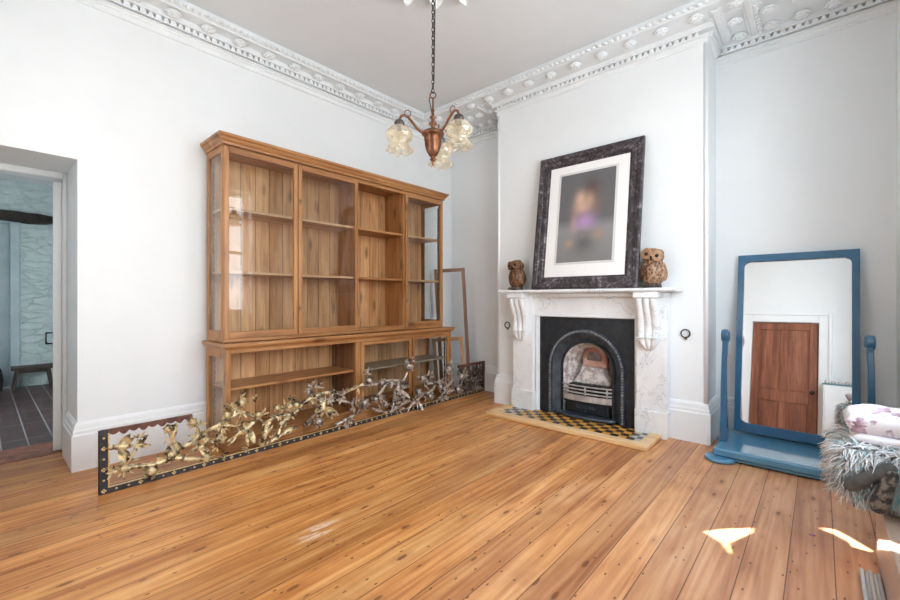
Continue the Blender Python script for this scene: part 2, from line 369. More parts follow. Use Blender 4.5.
# ------------------------------------------------------------------ mesh helpers
class MB:
    def __init__(s): s.bm = bmesh.new()
    def box(s, a, b, mtx=None):
        x0, y0, z0 = a; x1, y1, z1 = b
        vs = [s.bm.verts.new((x, y, z)) for x in (x0, x1) for y in (y0, y1) for z in (z0, z1)]
        for f in ((0, 1, 3, 2), (4, 6, 7, 5), (0, 4, 5, 1), (2, 3, 7, 6), (0, 2, 6, 4), (1, 5, 7, 3)): s.bm.faces.new([vs[i] for i in f])
        if mtx: bmesh.ops.transform(s.bm, matrix=mtx, verts=vs)
        return s
    def prism(s, pts, axis, a, b):
        """closed 2-D profile extruded along axis from a to b; pts are the two other coordinates in xyz order"""
        def mk(p, t):
            q = list(p); q.insert('xyz'.index(axis), t); return s.bm.verts.new(q)
        A = [mk(p, a) for p in pts]; B = [mk(p, b) for p in pts]
        k = len(pts)
        s.bm.faces.new(A); s.bm.faces.new(B[::-1])
        for i in range(k): s.bm.faces.new((A[i], B[i], B[(i+1) % k], A[(i+1) % k]))
        return s
    def sweep(s, pts, path, closed=False):
        """profile (offset to the left-hand outside, z) along a level path of (x, y) with mitred corners"""
        P = [Vector(p) for p in path]; k = len(P); rings = []
        for i, p in enumerate(P):
            pr = P[i-1] if (i > 0 or closed) else None; nx = P[(i+1) % k] if (i < k-1 or closed) else None
            d1 = (p-pr).normalized() if pr is not None else (nx-p).normalized()
            d2 = (nx-p).normalized() if nx is not None else d1
            n1 = Vector((d1.y, -d1.x)); n2 = Vector((d2.y, -d2.x)); nn = (n1+n2)
            nn = nn/max(1e-6, nn.length); nn = nn/max(.3, nn.dot(n1))
            rings.append([s.bm.verts.new((p.x+nn.x*o, p.y+nn.y*o, z)) for o, z in pts])
        m = len(pts); segs = k if closed else k-1
        for i in range(segs):
            a, b = rings[i], rings[(i+1) % k]
            for j in range(m): s.bm.faces.new((a[j], b[j], b[(j+1) % m], a[(j+1) % m]))
        if not closed: s.bm.faces.new(rings[0]); s.bm.faces.new(rings[-1][::-1])
        return s
    def tube(s, pts, r, n=8, caps=True):
        P = [Vector(p) for p in pts]; k = len(P)
        R = r if isinstance(r, (list, tuple)) else [r]*k
        up = None; rings = []
        for i in range(k):
            t = (P[min(i+1, k-1)]-P[max(i-1, 0)]).normalized()
            if up is None: up = Vector((0, 0, 1)) if abs(t.z) < .9 else Vector((1, 0, 0))
            a = t.cross(up)
            if a.length < 1e-5: a = t.orthogonal()
            a.normalize(); b = a.cross(t).normalized(); up = b
            rings.append([s.bm.verts.new(P[i]+(a*math.cos(2*PI*j/n)+b*math.sin(2*PI*j/n))*R[i]) for j in range(n)])
        for i in range(k-1):
            for j in range(n): s.bm.faces.new((rings[i][j], rings[i][(j+1) % n], rings[i+1][(j+1) % n], rings[i+1][j]))
        if caps: s.bm.faces.new(rings[0][::-1]); s.bm.faces.new(rings[-1])
        return s
    def lathe(s, prof, c=(0, 0, 0), n=20, wob=None, caps=True, mtx=None):
        """profile of (radius, z); wob(i_ring, angle) scales the radius, returns (factor, dz)"""
        rings = []; c = Vector(c); vs = []
        for i, (r, z) in enumerate(prof):
            ring = []
            for j in range(n):
                a = 2*PI*j/n; f, dz = wob(i, a) if wob else (1, 0)
                ring.append(s.bm.verts.new((c.x+r*f*math.cos(a), c.y+r*f*math.sin(a), c.z+z+dz)))
            rings.append(ring); vs += ring
        for i in range(len(prof)-1):
            for j in range(n): s.bm.faces.new((rings[i][j], rings[i][(j+1) % n], rings[i+1][(j+1) % n], rings[i+1][j]))
        if caps: s.bm.faces.new(rings[0][::-1]); s.bm.faces.new(rings[-1])
        if mtx: bmesh.ops.transform(s.bm, matrix=mtx, verts=vs)
        return s
    def ball(s, c, r, sc=(1, 1, 1), u=12, v=8, mtx=None):
        m = Matrix.Translation(c) @ (mtx or Matrix.Identity(4)) @ Matrix.Diagonal((sc[0]*r, sc[1]*r, sc[2]*r, 1))
        bmesh.ops.create_uvsphere(s.bm, u_segments=u, v_segments=v, radius=1, matrix=m); return s
    def torus(s, R, r, mtx, n=24, k=8, a0=0, a1=2*PI):
        full = abs(a1-a0-2*PI) < 1e-4; rings = []
        cnt = n if full else n+1
        for i in range(cnt):
            a = a0+(a1-a0)*i/n
            rings.append([s.bm.verts.new(mtx @ Vector(((R+r*math.cos(2*PI*j/k))*math.cos(a), (R+r*math.cos(2*PI*j/k))*math.sin(a), r*math.sin(2*PI*j/k)))) for j in range(k)])
        for i in range(n):
            A, B = rings[i], rings[(i+1) % cnt]
            for j in range(k): s.bm.faces.new((A[j], B[j], B[(j+1) % k], A[(j+1) % k]))
        if not full: s.bm.faces.new(rings[0]); s.bm.faces.new(rings[-1][::-1])
        return s
    def leaf(s, p, d, nrm, L, W, curl=.25):
        """a folded pointed leaf from p along d"""
        d = Vector(d).normalized(); nrm = Vector(nrm); sd = d.cross(nrm)
        if sd.length < 1e-4: sd = d.orthogonal()
        sd.normalize(); up = sd.cross(d).normalized(); p = Vector(p)
        mid = []; lf = []; rg = []
        for i, (t, w) in enumerate(((0, .12), (.3, .85), (.6, .9), (.85, .45), (1, .03))):
            c = p+d*(L*t)+up*(curl*L*t*t)
            mid.append(s.bm.verts.new(c-up*W*.18)); lf.append(s.bm.verts.new(c+sd*W*w*.5+up*W*.1)); rg.append(s.bm.verts.new(c-sd*W*w*.5+up*W*.1))
        und = [s.bm.verts.new(v.co-up*.006-Vector((0, 0, 0))) for v in mid]
        for i in range(4):
            s.bm.faces.new((mid[i], lf[i], lf[i+1], mid[i+1])); s.bm.faces.new((rg[i], mid[i], mid[i+1], rg[i+1]))
            s.bm.faces.new((lf[i], und[i], und[i+1], lf[i+1])); s.bm.faces.new((und[i], rg[i], rg[i+1], und[i+1]))
        return s
    def build(s, name, mat, parent=None, smooth=False, bevel=0.0, label=None, origin=None, subsurf=0, segs=1, local=False):
        me = bpy.data.meshes.new(name)
        bmesh.ops.recalc_face_normals(s.bm, faces=s.bm.faces)
        if origin is not None: off = Vector(origin)
        elif parent is not None and not local: off = Vector((0, 0, 0))
        else: off = Vector((0, 0, 0))
        if parent is not None and not local:
            po = world_loc(parent)
            bmesh.ops.translate(s.bm, verts=s.bm.verts, vec=-(po if origin is None else off))
        elif origin is not None: bmesh.ops.translate(s.bm, verts=s.bm.verts, vec=-off)
        if smooth:
            for f in s.bm.faces: f.smooth = True
        s.bm.to_mesh(me); s.bm.free()
        mats = mat if isinstance(mat, (list, tuple)) else [mat]
        for q in mats: me.materials.append(q)
        o = bpy.data.objects.new(name, me); COL.objects.link(o)
        if parent is not None:
            o.parent = parent
            if origin is not None and not local: o.location = off-world_loc(parent)
            elif origin is not None: o.location = off
        elif origin is not None: o.location = off
        if bevel:
            b = o.modifiers.new('bevel', 'BEVEL'); b.width = bevel; b.segments = segs; b.limit_method = 'ANGLE'; b.angle_limit = .6
        if subsurf:
            q = o.modifiers.new('sub', 'SUBSURF'); q.levels = subsurf; q.render_levels = subsurf
        if label: o['label'] = label
        return o
def world_loc(o):
    v = Vector(o.location); p = o.parent
    while p: v = v+Vector(p.location); p = p.parent
    return v
def tag(o, label, cat, group=None):
    o['label'] = label; o['category'] = cat
    if group: o['group'] = group
    return o
def thing(name, label, cat, loc=(0, 0, 0), group=None, rot=(0, 0, 0)):
    o = bpy.data.objects.new(name, None); COL.objects.link(o); o.location = loc; o.rotation_euler = rot
    o.empty_display_size = .1
    return tag(o, label, cat, group)
def struct(o): o['kind'] = 'structure'; return o
def S(name, mat, *boxes, bevel=0.0, parent=None):
    m = MB()
    for a, b in boxes: m.box(a, b)
    o = m.build(name, mat, parent, bevel=bevel)
    if parent is None: struct(o)
    return o
def copy_to(o, parent, vec):
    c = o.copy(); COL.objects.link(c); c.parent = parent; c.location = Vector(vec)-(world_loc(parent) if parent else Vector((0, 0, 0))); return c

# ------------------------------------------------------------------ room dimensions
XL, XR, YB, YF, YA = -.02, 4.29, -.35, 4.00, 4.42     # left wall, right wall, back wall, breast face, alcove wall
BX0, BX1 = 1.08, 3.17                                   # chimney breast
ZC, ZS = 3.53, 3.46                                     # ceiling, cornice soffit
DY, DZ = .455, 2.18                                     # doorway edge and height

S('floor', M['floor'], ((-.62, YB-.3, -.06), (XR+.45, YA+.2, 0)))
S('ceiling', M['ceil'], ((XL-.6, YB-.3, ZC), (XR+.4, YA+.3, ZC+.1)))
S('wall_left', M['wall'], ((-.62, DY, 0), (XL, YA+.3, ZC)), ((-.62, YB-.3, DZ), (XL, DY, ZC)), ((-.62, YB-.3, 0), (XL, YB, DZ)))
S('wall_alcove', M['wall'], ((XL, YA, 0), (XR, YA+.2, ZC)))
S('wall_breast', M['wall'], ((BX0, YF, 0), (1.80, YA, ZC)), ((2.51, YF, 0), (BX1, YA, ZC)), ((1.80, YF, .93), (2.51, YA, ZC)), ((1.80, YF+.36, 0), (2.51, YA, .93)))
# right wall with a wide window above the seat, back wall with a window and the four-panel door
RW = (.55, 3.15, .95, 3.05)
S('wall_right', M['wall'], ((XR, YB-.3, 0), (XR+.35, RW[0], ZC)), ((XR, RW[1], 0), (XR+.35, YA+.2, ZC)), ((XR, RW[0], 0), (XR+.35, RW[1], RW[2])), ((XR, RW[0], RW[3]), (XR+.35, RW[1], ZC)))
BW = (.50, 2.42, .85, 2.95); BD = (2.64, 3.53, 0, 2.14)
S('wall_back', M['wall'], ((XL-.6, YB-.3, 0), (BW[0], YB, ZC)), ((BW[1], YB-.3, 0), (BD[0], YB, ZC)), ((BD[1], YB-.3, 0), (XR, YB, ZC)),
  ((BW[0], YB-.3, 0), (BW[1], YB, BW[2])), ((BW[0], YB-.3, BW[3]), (BW[1], YB, ZC)), ((BD[0], YB-.3, BD[3]), (BD[1], YB, ZC)), ((BD[0], YB-.3, 0), (BD[1], YB-.12, BD[3])))

def sash_window(name, horiz, lo, hi, z0, z1, plane, parts, meet=.5):
    """a painted sash window in a wall; horiz is the axis it runs along"""
    def bx(a, b, p0, p1, c0, c1):
        return ((plane+p0, a, c0), (plane+p1, b, c1)) if horiz == 'y' else ((a, plane+p0, c0), (b, plane+p1, c1))
    m = MB(); t = .07
    m.box(*bx(lo, lo+t, 0, .1, z0, z1)); m.box(*bx(hi-t, hi, 0, .1, z0, z1)); m.box(*bx(lo+t, hi-t, 0, .1, z1-t, z1)); m.box(*bx(lo+t, hi-t, 0, .1, z0, z0+t))
    w = (hi-lo)/parts
    for i in range(1, parts): m.box(*bx(lo+w*i-.05, lo+w*i+.05, 0, .1, z0+t, z1-t))
    zm = z0+(z1-z0)*meet; m.box(*bx(lo+t, hi-t, .02, .08, zm-.025, zm+.025))
    o = struct(m.build(name, M['trim'], bevel=.004))
    for i in range(parts):
        g = MB(); g.box(*bx(lo+w*i+.03, lo+w*(i+1)-.03, .048, .052, z0+.03, z1-.03)); g.build('pane', M['pane'], o)
    s = MB(); s.box(*bx(lo-.06, hi+.06, -.10, .03, z0-.04, z0)); s.build('window_sill', M['trim'], o, bevel=.006)
    return o
sash_window('window_1', 'y', RW[0], RW[1], RW[2], RW[3], XR+.18, 3)
sash_window('window_2', 'x', BW[0], BW[1], BW[2], BW[3], YB-.22, 1, .75)

# four-panel door in the back wall, seen in the mirror
def panel_door(name, x0, x1, z1, y, mat):
    m = MB(); w = x1-x0; st = .11
    m.box((x0, y-.045, .01), (x0+st, y, z1)); m.box((x1-st, y-.045, .01), (x1, y, z1)); xm = (x0+x1)/2
    for za, zb in ((.01, .22), (.80, .98), (z1-.12, z1)): m.box((x0+st, y-.045, za), (x1-st, y, zb))
    for za, zb in ((.22, .80), (.98, z1-.12)): m.box((xm-.05, y-.045, za), (xm+.05, y, zb))
    o = struct(m.build(name, mat, bevel=.004))
    p = MB()
    for za, zb in ((.22, .80), (.98, z1-.12)):
        for a, b in ((x0+st, xm-.05), (xm+.05, x1-st)):
            p.box((a, y-.035, za), (b, y-.016, zb)); p.box((a+.02, y-.03, za+.02), (b-.02, y-.012, zb-.02))
    p.build('door_panel', mat, o, bevel=.003)
    k = MB(); k.lathe([(.012, 0), (.01, .03), (.026, .04), (.03, .055), (.02, .072), (.004, .078)], mtx=Matrix.Translation((x1-.06, y, 1.0)) @ Matrix.Rotation(-PI/2, 4, 'X'), n=14)
    k.build('door_knob', M['gloss_dark'], o, smooth=True, label='black round door knob')
    return o
panel_door('door_1', BD[0]+.01, BD[1]-.01, BD[3]-.01, YB-.03, M['door_wood'])
m = MB()
prof = [(0, 0), (.16, 0), (.16, .03), (.13, .045), (.10, .03), (.03, .025), (.02, .015), (0, .015)]
for a, b in ((BD[0]-.16, BD[0]), (BD[1], BD[1]+.16)):
    m.box((a, YB, 0), (b, YB+.02, BD[3]+.16)); m.box((a if a < BD[0]-.1 else b-.045, YB+.02, 0), (a+.045 if a < BD[0]-.1 else b, YB+.04, BD[3]+.16))
m.box((BD[0], YB, BD[3]), (BD[1], YB+.02, BD[3]+.16)); m.box((BD[0]-.115, YB+.02, BD[3]+.115), (BD[1]+.115, YB+.04, BD[3]+.16))
struct(m.build('trim_1', M['trim'], bevel=.004))

# ------------------------------------------------------------------ skirting boards
SK = [(0, 0), (.035, 0), (.035, .245), (.028, .255), (.028, .275), (.022, .285), (.018, .315), (.008, .33), (0, .335)]
def skirt(name, path):
    return struct(MB().sweep(SK, path).build(name, M['trim']))
skirt('baseboard_left', [(-.46, DY), (XL, DY), (XL, YA), (BX0, YA), (BX0, YF), (1.33, YF)][:4][::1] and [(-.46, DY), (XL, DY), (XL, YA)])
skirt('baseboard_alcove', [(XL, YA), (BX0, YA)])
skirt('baseboard_breast_left', [(BX0, YA-.035), (BX0, YF), (1.36, YF)])
skirt('baseboard_breast_right', [(2.88, YF), (BX1, YF), (BX1, YA)])
skirt('baseboard_right', [(BX1+.035, YA), (XR, YA), (XR, 2.84)])

# ------------------------------------------------------------------ cornice: mouldings, dentils, flat soffit with rosettes, rope bead
LOW = [(0, 3.285), (.012, 3.285), (.016, 3.297), (.008, 3.305), (.008, 3.325), (.02, 3.335), (.02, 3.347), (.03, 3.352), (.03, 3.36), (0, 3.36)]
def low_mould(name, path, prof=LOW): return struct(MB().sweep(prof, path).build(name, M['plaster']))
low_left = low_mould('trim_2', [(XL, YB), (XL, YA)])
low_alc = low_mould('trim_3', [(XL, YA), (BX0, YA)])
low_br = low_mould('trim_4', [(BX0, YA), (BX0, YF), (BX1, YF), (BX1, YA)], [(0, 3.325), (.012, 3.325), (.018, 3.337), (.008, 3.345), (.012, 3.36), (.03, 3.375), (.035, 3.39), (0, 3.39)])
low_ralc = low_mould('trim_5', [(BX1, YA), (XR, YA)])
# soffit bands
sof = MB()
sof.box((XL, YB, ZS), (.17, YA, ZC)); sof.box((.17, 3.70, ZS), (XR, YA, ZC))
soffit = struct(sof.build('trim_6', M['plaster'], bevel=.006))
# ribs across the alcove soffits and an edge fillet along the soffit
rb = MB()
for x in (.86, 1.02, 3.26, 3.46):
    rb.box((x-.022, 3.86 if x < 2 else 3.80, ZS-.022), (x+.022, YA, ZS)); rb.box((x-.045, 3.86 if x < 2 else 3.80, ZS-.01), (x+.045, YA, ZS))
for (x0, x1) in ((.17, BX0), (BX1, XR)): rb.box((x0, 3.90, ZS-.012), (x1, 3.925, ZS))
rb.build('rib', M['plaster'], soffit, bevel=.004)
cv = MB()
cv.sweep([(0, 3.412), (.058, 3.412), (.06, 3.425), (.05, 3.432), (.052, ZS), (0, ZS)], [(XL, YB), (XL, YA), (BX0, YA), (BX0, YF), (BX1, YF), (BX1, YA), (XR, YA)])
cv.build('cove', M['plaster'], soffit)
# dentils as toothed strips (one part per run)
def dentils(p0, p1, nrm, z0, z1, step=.05, dep=.045):
    """row of little leaves, wide below and narrow above, standing clear of the wall behind"""
    m = MB(); p0 = Vector(p0); p1 = Vector(p1); L = (p1-p0).length; d = (p1-p0)/L; nn = Vector(nrm); k = int(L/step); f_ = .028
    for i in range(k):
        a = p0+d*((i+.5)*step); mx = Matrix(((d.x, nn.x, 0, a.x), (d.y, nn.y, 0, a.y), (0, 0, 1, 0), (0, 0, 0, 1)))
        b = step*.5; t = step*(.30 if i % 2 else .14)
        pr = [(-b, z0), (b, z0), (t, z1), (-t, z1)]
        A = [m.bm.verts.new(mx @ Vector((x, dep, z))) for x, z in pr]; B = [m.bm.verts.new(mx @ Vector((x, dep-f_, z))) for x, z in pr]
        m.bm.faces.new(A); m.bm.faces.new(B[::-1])
        for q in range(4): m.bm.faces.new((A[q], B[q], B[(q+1) % 4], A[(q+1) % 4]))
    return m
for (a, b, nn, z0, z1) in (((XL, YB, 0), (XL, YA, 0), (1, 0), 3.37, 3.412), ((XL, YA, 0), (BX0, YA, 0), (0, -1), 3.37, 3.412), ((BX1, YA, 0), (XR, YA, 0), (0, -1), 3.37, 3.412),
                           ((BX0, YF, 0), (BX1, YF, 0), (0, -1), 3.37, 3.412), ((BX1, YF, 0), (BX1, YA, 0), (1, 0), 3.37, 3.412)):
    dentils(a, b, nn, z0, z1).build('dentil_strip', M['plaster'], soffit)
# rope beads
def beads(p0, p1, z, step=.052, r=.017):
    m = MB(); p0 = Vector(p0); p1 = Vector(p1); L = (p1-p0).length; d = (p1-p0)/L; k = int(L/step); ang = math.atan2(d.y, d.x)
    for i in range(k):
        m.ball(p0+d*(step*(i+.5))+Vector((0, 0, z)), r, (1.5, 1, .9), 6, 4, Matrix.Rotation(ang+.6, 4, 'Z'))
    return m
for a, b in (((.185, YB, 0), (.185, 3.69, 0)), ((.185, 3.685, 0), (XR, 3.685, 0)), ((3.50, 3.93, 0), (3.50, YA, 0)), ((3.5, 3.93, 0), (XR, 3.93, 0))):
    beads(a, b, ZS+.012 if a[0] < 3 else ZS-.006).build('rope_bead', M['plaster'], soffit, smooth=True)
fl = MB(); fl.sweep([(0, ZS-.012), (.014, ZS-.012), (.014, ZS), (0, ZS)], [(.145, YB), (.145, 3.715), (XR, 3.715)]); fl.build('fillet', M['plaster'], soffit)
# rosettes
def rosette():
    m = MB(); m.lathe([(.036, 0), (.036, -.012), (.054, -.014), (.056, -.022), (.05, -.027), (.036, -.024)], n=18)
    for i in range(6):
        a = i*PI/3; m.ball((.026*math.cos(a), .026*math.sin(a), -.028), .018, (1.1, 1.1, .8), 7, 5)
    m.ball((0, 0, -.036), .014, (1, 1, .9), 8, 5)
    return m
ros0 = rosette().build('rosette', M['plaster'], soffit, local=True); ros0.location = (.075, 1.01, ZS)
spots = [(.075, 1.01+.2533*i) for i in range(-5, 14) if i] + [(.835+.2555*i, 3.80) for i in range(0, 14)]
spots += [(x, y) for x in (.3, .46, .62, .76) for y in (4.05, 4.30)] + [(.94, 4.06), (.94, 4.31)] + [(3.36, 4.06), (3.36, 4.31)] + [(3.575+.19*i, y) for i in range(4) for y in (4.05, 4.30)] + [(.32, 3.80), (.58, 3.80)]
for x, y in spots:
    if x > .1 and abs(x-.835) > 3.3: continue
    copy_to(ros0, soffit, (x, y, ZS))
# bead on both edges of the breast
for i, x in enumerate((BX0, BX1)):
    t = MB(); t.tube([(x+(.004 if i == 0 else -.004), YF+.004, .33), (x+(.004 if i == 0 else -.004), YF+.004, 3.33)], .018, 10)
    t2 = t.build('trim_%d' % (7+i), M['wall'], smooth=True); struct(t2)

# ------------------------------------------------------------------ ceiling rose and chandelier
LX, LY = 2.134, 1.809
rose = thing('ceiling_rose', 'ornate white plaster ceiling rose that the chandelier chain hangs from', 'ceiling rose', (LX, LY, ZC))
m = MB(); m.lathe([(.50, 0), (.50, -.02), (.44, -.035), (.40, -.02), (.30, -.02), (.28, -.045), (.2, -.05), (.16, -.03), (.10, -.05), (.05, -.07), (.01, -.072)], (LX, LY, ZC), 40)
m.build('disc', M['plaster'], rose)
proto = None
for i in range(20):
    a = 2*PI*i/20+.1
    if proto is None:
        m = MB()
        m.leaf((.48, 0, -.012), (1, 0, -.05), (0, 0, -1), .27, .16, .1)
        m.leaf((.52, .03, -.012), (1, .8, -.1), (0, 0, -1), .13, .07, .15); m.leaf((.52, -.03, -.012), (1, -.8, -.1), (0, 0, -1), .13, .07, .15)
        m.ball((.745, 0, -.03), .024, u=8, v=6); m.ball((.6, .055, -.02), .016, u=8, v=6); m.ball((.6, -.055, -.02), .016, u=8, v=6)
        proto = m.build('acanthus_leaf', M['plaster'], rose, local=True); proto.rotation_euler = (0, 0, a)
    else:
        c = proto.copy(); COL.objects.link(c); c.parent = rose; c.rotation_euler = (0, 0, a)

ch = thing('chandelier', 'copper three-arm chandelier with frilled amber glass shades on a dark chain', 'chandelier', (LX, LY, ZC-.07))
m = MB()
z = ZC-.07; zt = 2.44; k = int((z-zt)/.026); L = (z-zt)/k
for i in range(k):
    mt = Matrix.Translation((LX, LY, z-L*(i+.5))) @ Matrix.Rotation(YAW + (PI/2 if i % 2 else 0)+.4, 4, 'Z') @ Matrix.Rotation(PI/2, 4, 'X') @ Matrix.Diagonal((.62, 1.25, 1, 1))
    m.torus(.0125, .0038, mt, 12, 6)
m.build('chain', M['chain'], ch, smooth=True)
m = MB(); m.tube([(LX+.008, LY, z), (LX+.012, LY+.006, 3.0), (LX+.008, LY, 2.5), (LX-.02, LY-.012, 2.40), (LX-.004, LY, 2.30)], .0035, 6); m.build('flex', M['gloss_dark'], ch, smooth=True)
m = MB(); m.torus(.018, .004, Matrix.Translation((LX, LY, 2.425)) @ Matrix.Rotation(YAW, 4, 'Z') @ Matrix.Rotation(PI/2, 4, 'X'), 14, 6)
m.lathe([(.004, 2.41), (.006, 2.34), (.011, 2.335), (.006, 2.32), (.012, 2.30), (.022, 2.292), (.012, 2.283), (.010, 2.27), (.02, 2.262), (.026, 2.252), (.014, 2.245), (.012, 2.225), (.02, 2.218)], (LX, LY, 0), 16)
m.build('stem', M['copper'], ch, smooth=True)
m = MB(); m.lathe([(.018, 2.222), (.05, 2.21), (.066, 2.197), (.068, 2.188), (.055, 2.18), (.052, 2.15), (.049, 2.12), (.040, 2.09), (.026, 2.065), (.016, 2.055), (.012, 2.045), (.02, 2.038), (.012, 2.03), (.006, 2.02), (.009, 2.012), (.002, 2.0)], (LX, LY, 0), 24)
m.build('body', M['copper'], ch, smooth=True)
def shade_prof(): return [(.026, .0), (.03, -.012), (.052, -.022), (.074, -.045), (.080, -.068), (.072, -.09), (.056, -.105), (.050, -.118), (.058, -.135), (.070, -.150), (.076, -.160)]
nr = len(shade_prof())
def wob(i, a):
    w = max(0, (i-6)/(nr-7)); return (1+.035*math.cos(12*a)*(.4 if i > 2 else 0)+.10*w*math.cos(8*a), .010*w*math.cos(8*a+1.0))
view = math.atan2(CAM.y-LY, CAM.x-LX)       # direction from the lamp to the camera side
for da in (math.radians(-74), math.radians(46), math.radians(166)):
    a = view+da; ux, uy = math.cos(a), math.sin(a)
    R = .205
    def P(r, z): return (LX+ux*r, LY+uy*r, z)
    m = MB(); m.tube([P(.045, 2.195), P(.075, 2.198), P(.10, 2.215), P(.125, 2.245), P(.15, 2.272), P(.175, 2.282), P(.195, 2.272), P(.204, 2.25), P(R, 2.235)], [.010, .009, .0085, .008, .008, .008, .008, .008, .009], 10)
    m.torus(.018, .003, Matrix.Translation(P(.155, 2.295)) @ Matrix.Rotation(a, 4, 'Z') @ Matrix.Rotation(PI/2, 4, 'X'), 12, 5, 0, 4.4)
    m.build('arm', M['copper'], ch, smooth=True)
    m = MB(); m.lathe([(.010, .02), (.024, .012), (.03, 0), (.03, -.014), (.02, -.018)], P(R, 2.232), 16); gal = m.build('gallery', M['chain'], ch, smooth=True)
    b = MB(); b.lathe([(.012, -.01), (.013, -.035), (.008, -.04)], P(R, 2.225), 10); b.build('bulb_holder', M['chain'], gal, smooth=True)
    m = MB(); m.lathe(shade_prof(), P(R, 2.226), 48, wob, caps=False)
    sh = m.build('shade', M['shade'], ch, smooth=True); md = sh.modifiers.new('solid', 'SOLIDIFY'); md.thickness = .003

# ------------------------------------------------------------------ bookcase
bc = thing('bookcase', 'large glazed pine bookcase standing against the left wall', 'bookcase', (.24, 2.56, 0))
U0, U1 = 1.265, 3.80; UB, UF = .045, .39; Lb0, Lb1 = 1.262, 3.885; LF = .45
def part(name, mat, *boxes, bevel=.003, parent=bc, label=None):
    m = MB()
    for a, b in boxes: m.box(a, b)
    return m.build(name, mat, parent, bevel=bevel, label=label)
XBK = .018
# upper case
part('back_panel', M['pine_board'], ((XBK, U0+.03, .87), (XBK+.016, U1-.03, 2.42)), bevel=0)
part('top_board', M['pine_y'], ((XBK, U0, 2.405), (UF-.02, U1, 2.425)))
part('bottom_board', M['pine_y'], ((XBK, U0, .855), (UF-.005, U1, .885)))
m = MB()
m.sweep([(0, 2.415), (.012, 2.415), (.014, 2.432), (.028, 2.447), (.034, 2.462), (.05, 2.475), (.05, 2.492), (0, 2.492)], [(XBK, U0), (UF, U0), (UF, U1), (XBK, U1)])
m.box((XBK, U0, 2.47), (UF, U1, 2.488)); m.build('crown_moulding', M['pine_y'], bc)
for y0, y1 in ((U0, U0+.024), (U1-.024, U1)):
    part('side_frame', M['pine'], ((XBK, y0, .885), (.072, y1, 2.405)), ((UF-.062, y0, .885), (UF-.029, y1, 2.405)), ((.072, y0, .885), (UF-.062, y1, .945)), ((.072, y0, 2.36), (UF-.062, y1, 2.405)))
    yy = (y0+y1)/2; part('side_pane', M['case_glass'], ((.07, yy-.002, .94), (UF-.058, yy+.002, 2.365)), bevel=0)
def glazed_door(y0, y1, z0, z1, x0, x1, st=.036, top=.05, bot=.052, lock=None, name='door'):
    d = part(name, M['pine'], ((x0, y0, z0), (x1, y0+st, z1))); part('door_stile', M['pine'], ((x0, y1-st, z0), (x1, y1, z1)), parent=d)
    part('door_rail', M['pine_y'], ((x0, y0+st, z1-top), (x1, y1-st, z1)), parent=d); part('door_rail', M['pine_y'], ((x0, y0+st, z0), (x1, y1-st, z0+bot)), parent=d)
    xm = (x0+x1)/2; part('door_pane', M['case_glass'], ((xm-.002, y0+st-.006, z0+bot-.006), (xm+.002, y1-st+.006, z1-top+.006)), bevel=0, parent=d)
    for zz in lock or ():
        q = MB(); q.box((x1, y0+.006, zz-.022), (x1+.005, y0+.026, zz+.022)); q.ball((x1+.012, y0+.016, zz), .009, u=8, v=6); q.build('catch', M['brass'], d, label='small brass catch')
    return d
BZ0, BZ1 = .885, 2.405
glazed_door(1.270, 1.884, BZ0, BZ1, .362, UF)
glazed_door(1.892, 2.536, BZ0, BZ1, .362, UF, lock=(2.075, 1.12))
glazed_door(3.185, U1-.004, BZ0, BZ1, .362, UF, lock=(2.06, 1.18))
part('rail', M['pine_y'], ((.362, 2.536, 2.375), (UF-.004, 3.19, 2.405))); part('rail', M['pine_y'], ((.362, 2.536, .885), (UF-.004, 3.19, .905)))
for y in (2.536, 3.168): part('partition', M['pine'], ((XBK+.016, y, .885), (.358, y+.018, 2.405)))
for (a, b, mt) in ((1.292, 2.535, 'pine_pale'), (2.555, 3.167, 'pine_y'), (3.187, 3.775, 'pine_pale')):
    for z in (1.415, 1.922): part('shelf', M[mt], ((XBK+.018, a, z-.011), (.350, b, z+.011)))
def notch(x, y, z0, z1, sgn):
    """saw-toothed shelf support strip"""
    pts = [(y, z0)]; z = z0
    while z+.05 <= z1: pts += [(y+sgn*.014, z), (y+sgn*.014, z+.028), (y+sgn*.003, z+.05)]; z += .05
    pts.append((y, z)); return MB().prism(pts, 'x', x, x+.016)
M['strip'] = mottled('dark_support_strip', (.10, .06, .035), (.22, .14, .08), 20, .6)
for x in (.075, .325):
    for y, sg in ((U0+.0245, 1), (U1-.0245, -1)): notch(x, y, .93, 2.36, sg).build('shelf_support', M['strip'], bc)
# lower case
part('back_panel', M['pine_board'], ((XBK, Lb0+.03, .06), (XBK+.016, Lb1-.03, .80)), bevel=0)
m = MB(); m.sweep([(0, .80), (.006, .80), (.012, .812), (.026, .822), (.03, .832), (.03, .852), (0, .852)], [(XBK, Lb0), (LF, Lb0), (LF, Lb1), (XBK, Lb1)])
m.box((XBK, Lb0, .825), (LF, Lb1, .850)); m.build('ledge', M['pine_y'], bc)
for y0, y1 in ((Lb0, Lb0+.034), (Lb1-.034, Lb1)):
    part('side_frame', M['pine'], ((XBK, y0, 0), (.072, y1, .80)), ((LF-.06, y0, 0), (LF, y1, .80)), ((.072, y0, .02), (LF-.06, y1, .11)), ((.072, y0, .73), (LF-.06, y1, .80)))
    yy = (y0+y1)/2; part('side_pane', M['case_glass'], ((.07, yy-.002, .105), (LF-.055, yy+.002, .735)), bevel=0)
part('base_board', M['pine_y'], ((XBK+.016, Lb0+.034, .08), (LF-.02, Lb1-.034, .102)))
part('plinth', M['pine_y'], ((LF-.03, Lb0+.034, 0), (LF-.008, Lb1-.034, .10)))
part('rail', M['pine_y'], ((LF-.03, Lb0+.034, .772), (LF, Lb1-.034, .802)))
part('partition', M['oak_dark'], ((XBK+.016, 2.468, .10), (LF-.03, 2.49, .80)))
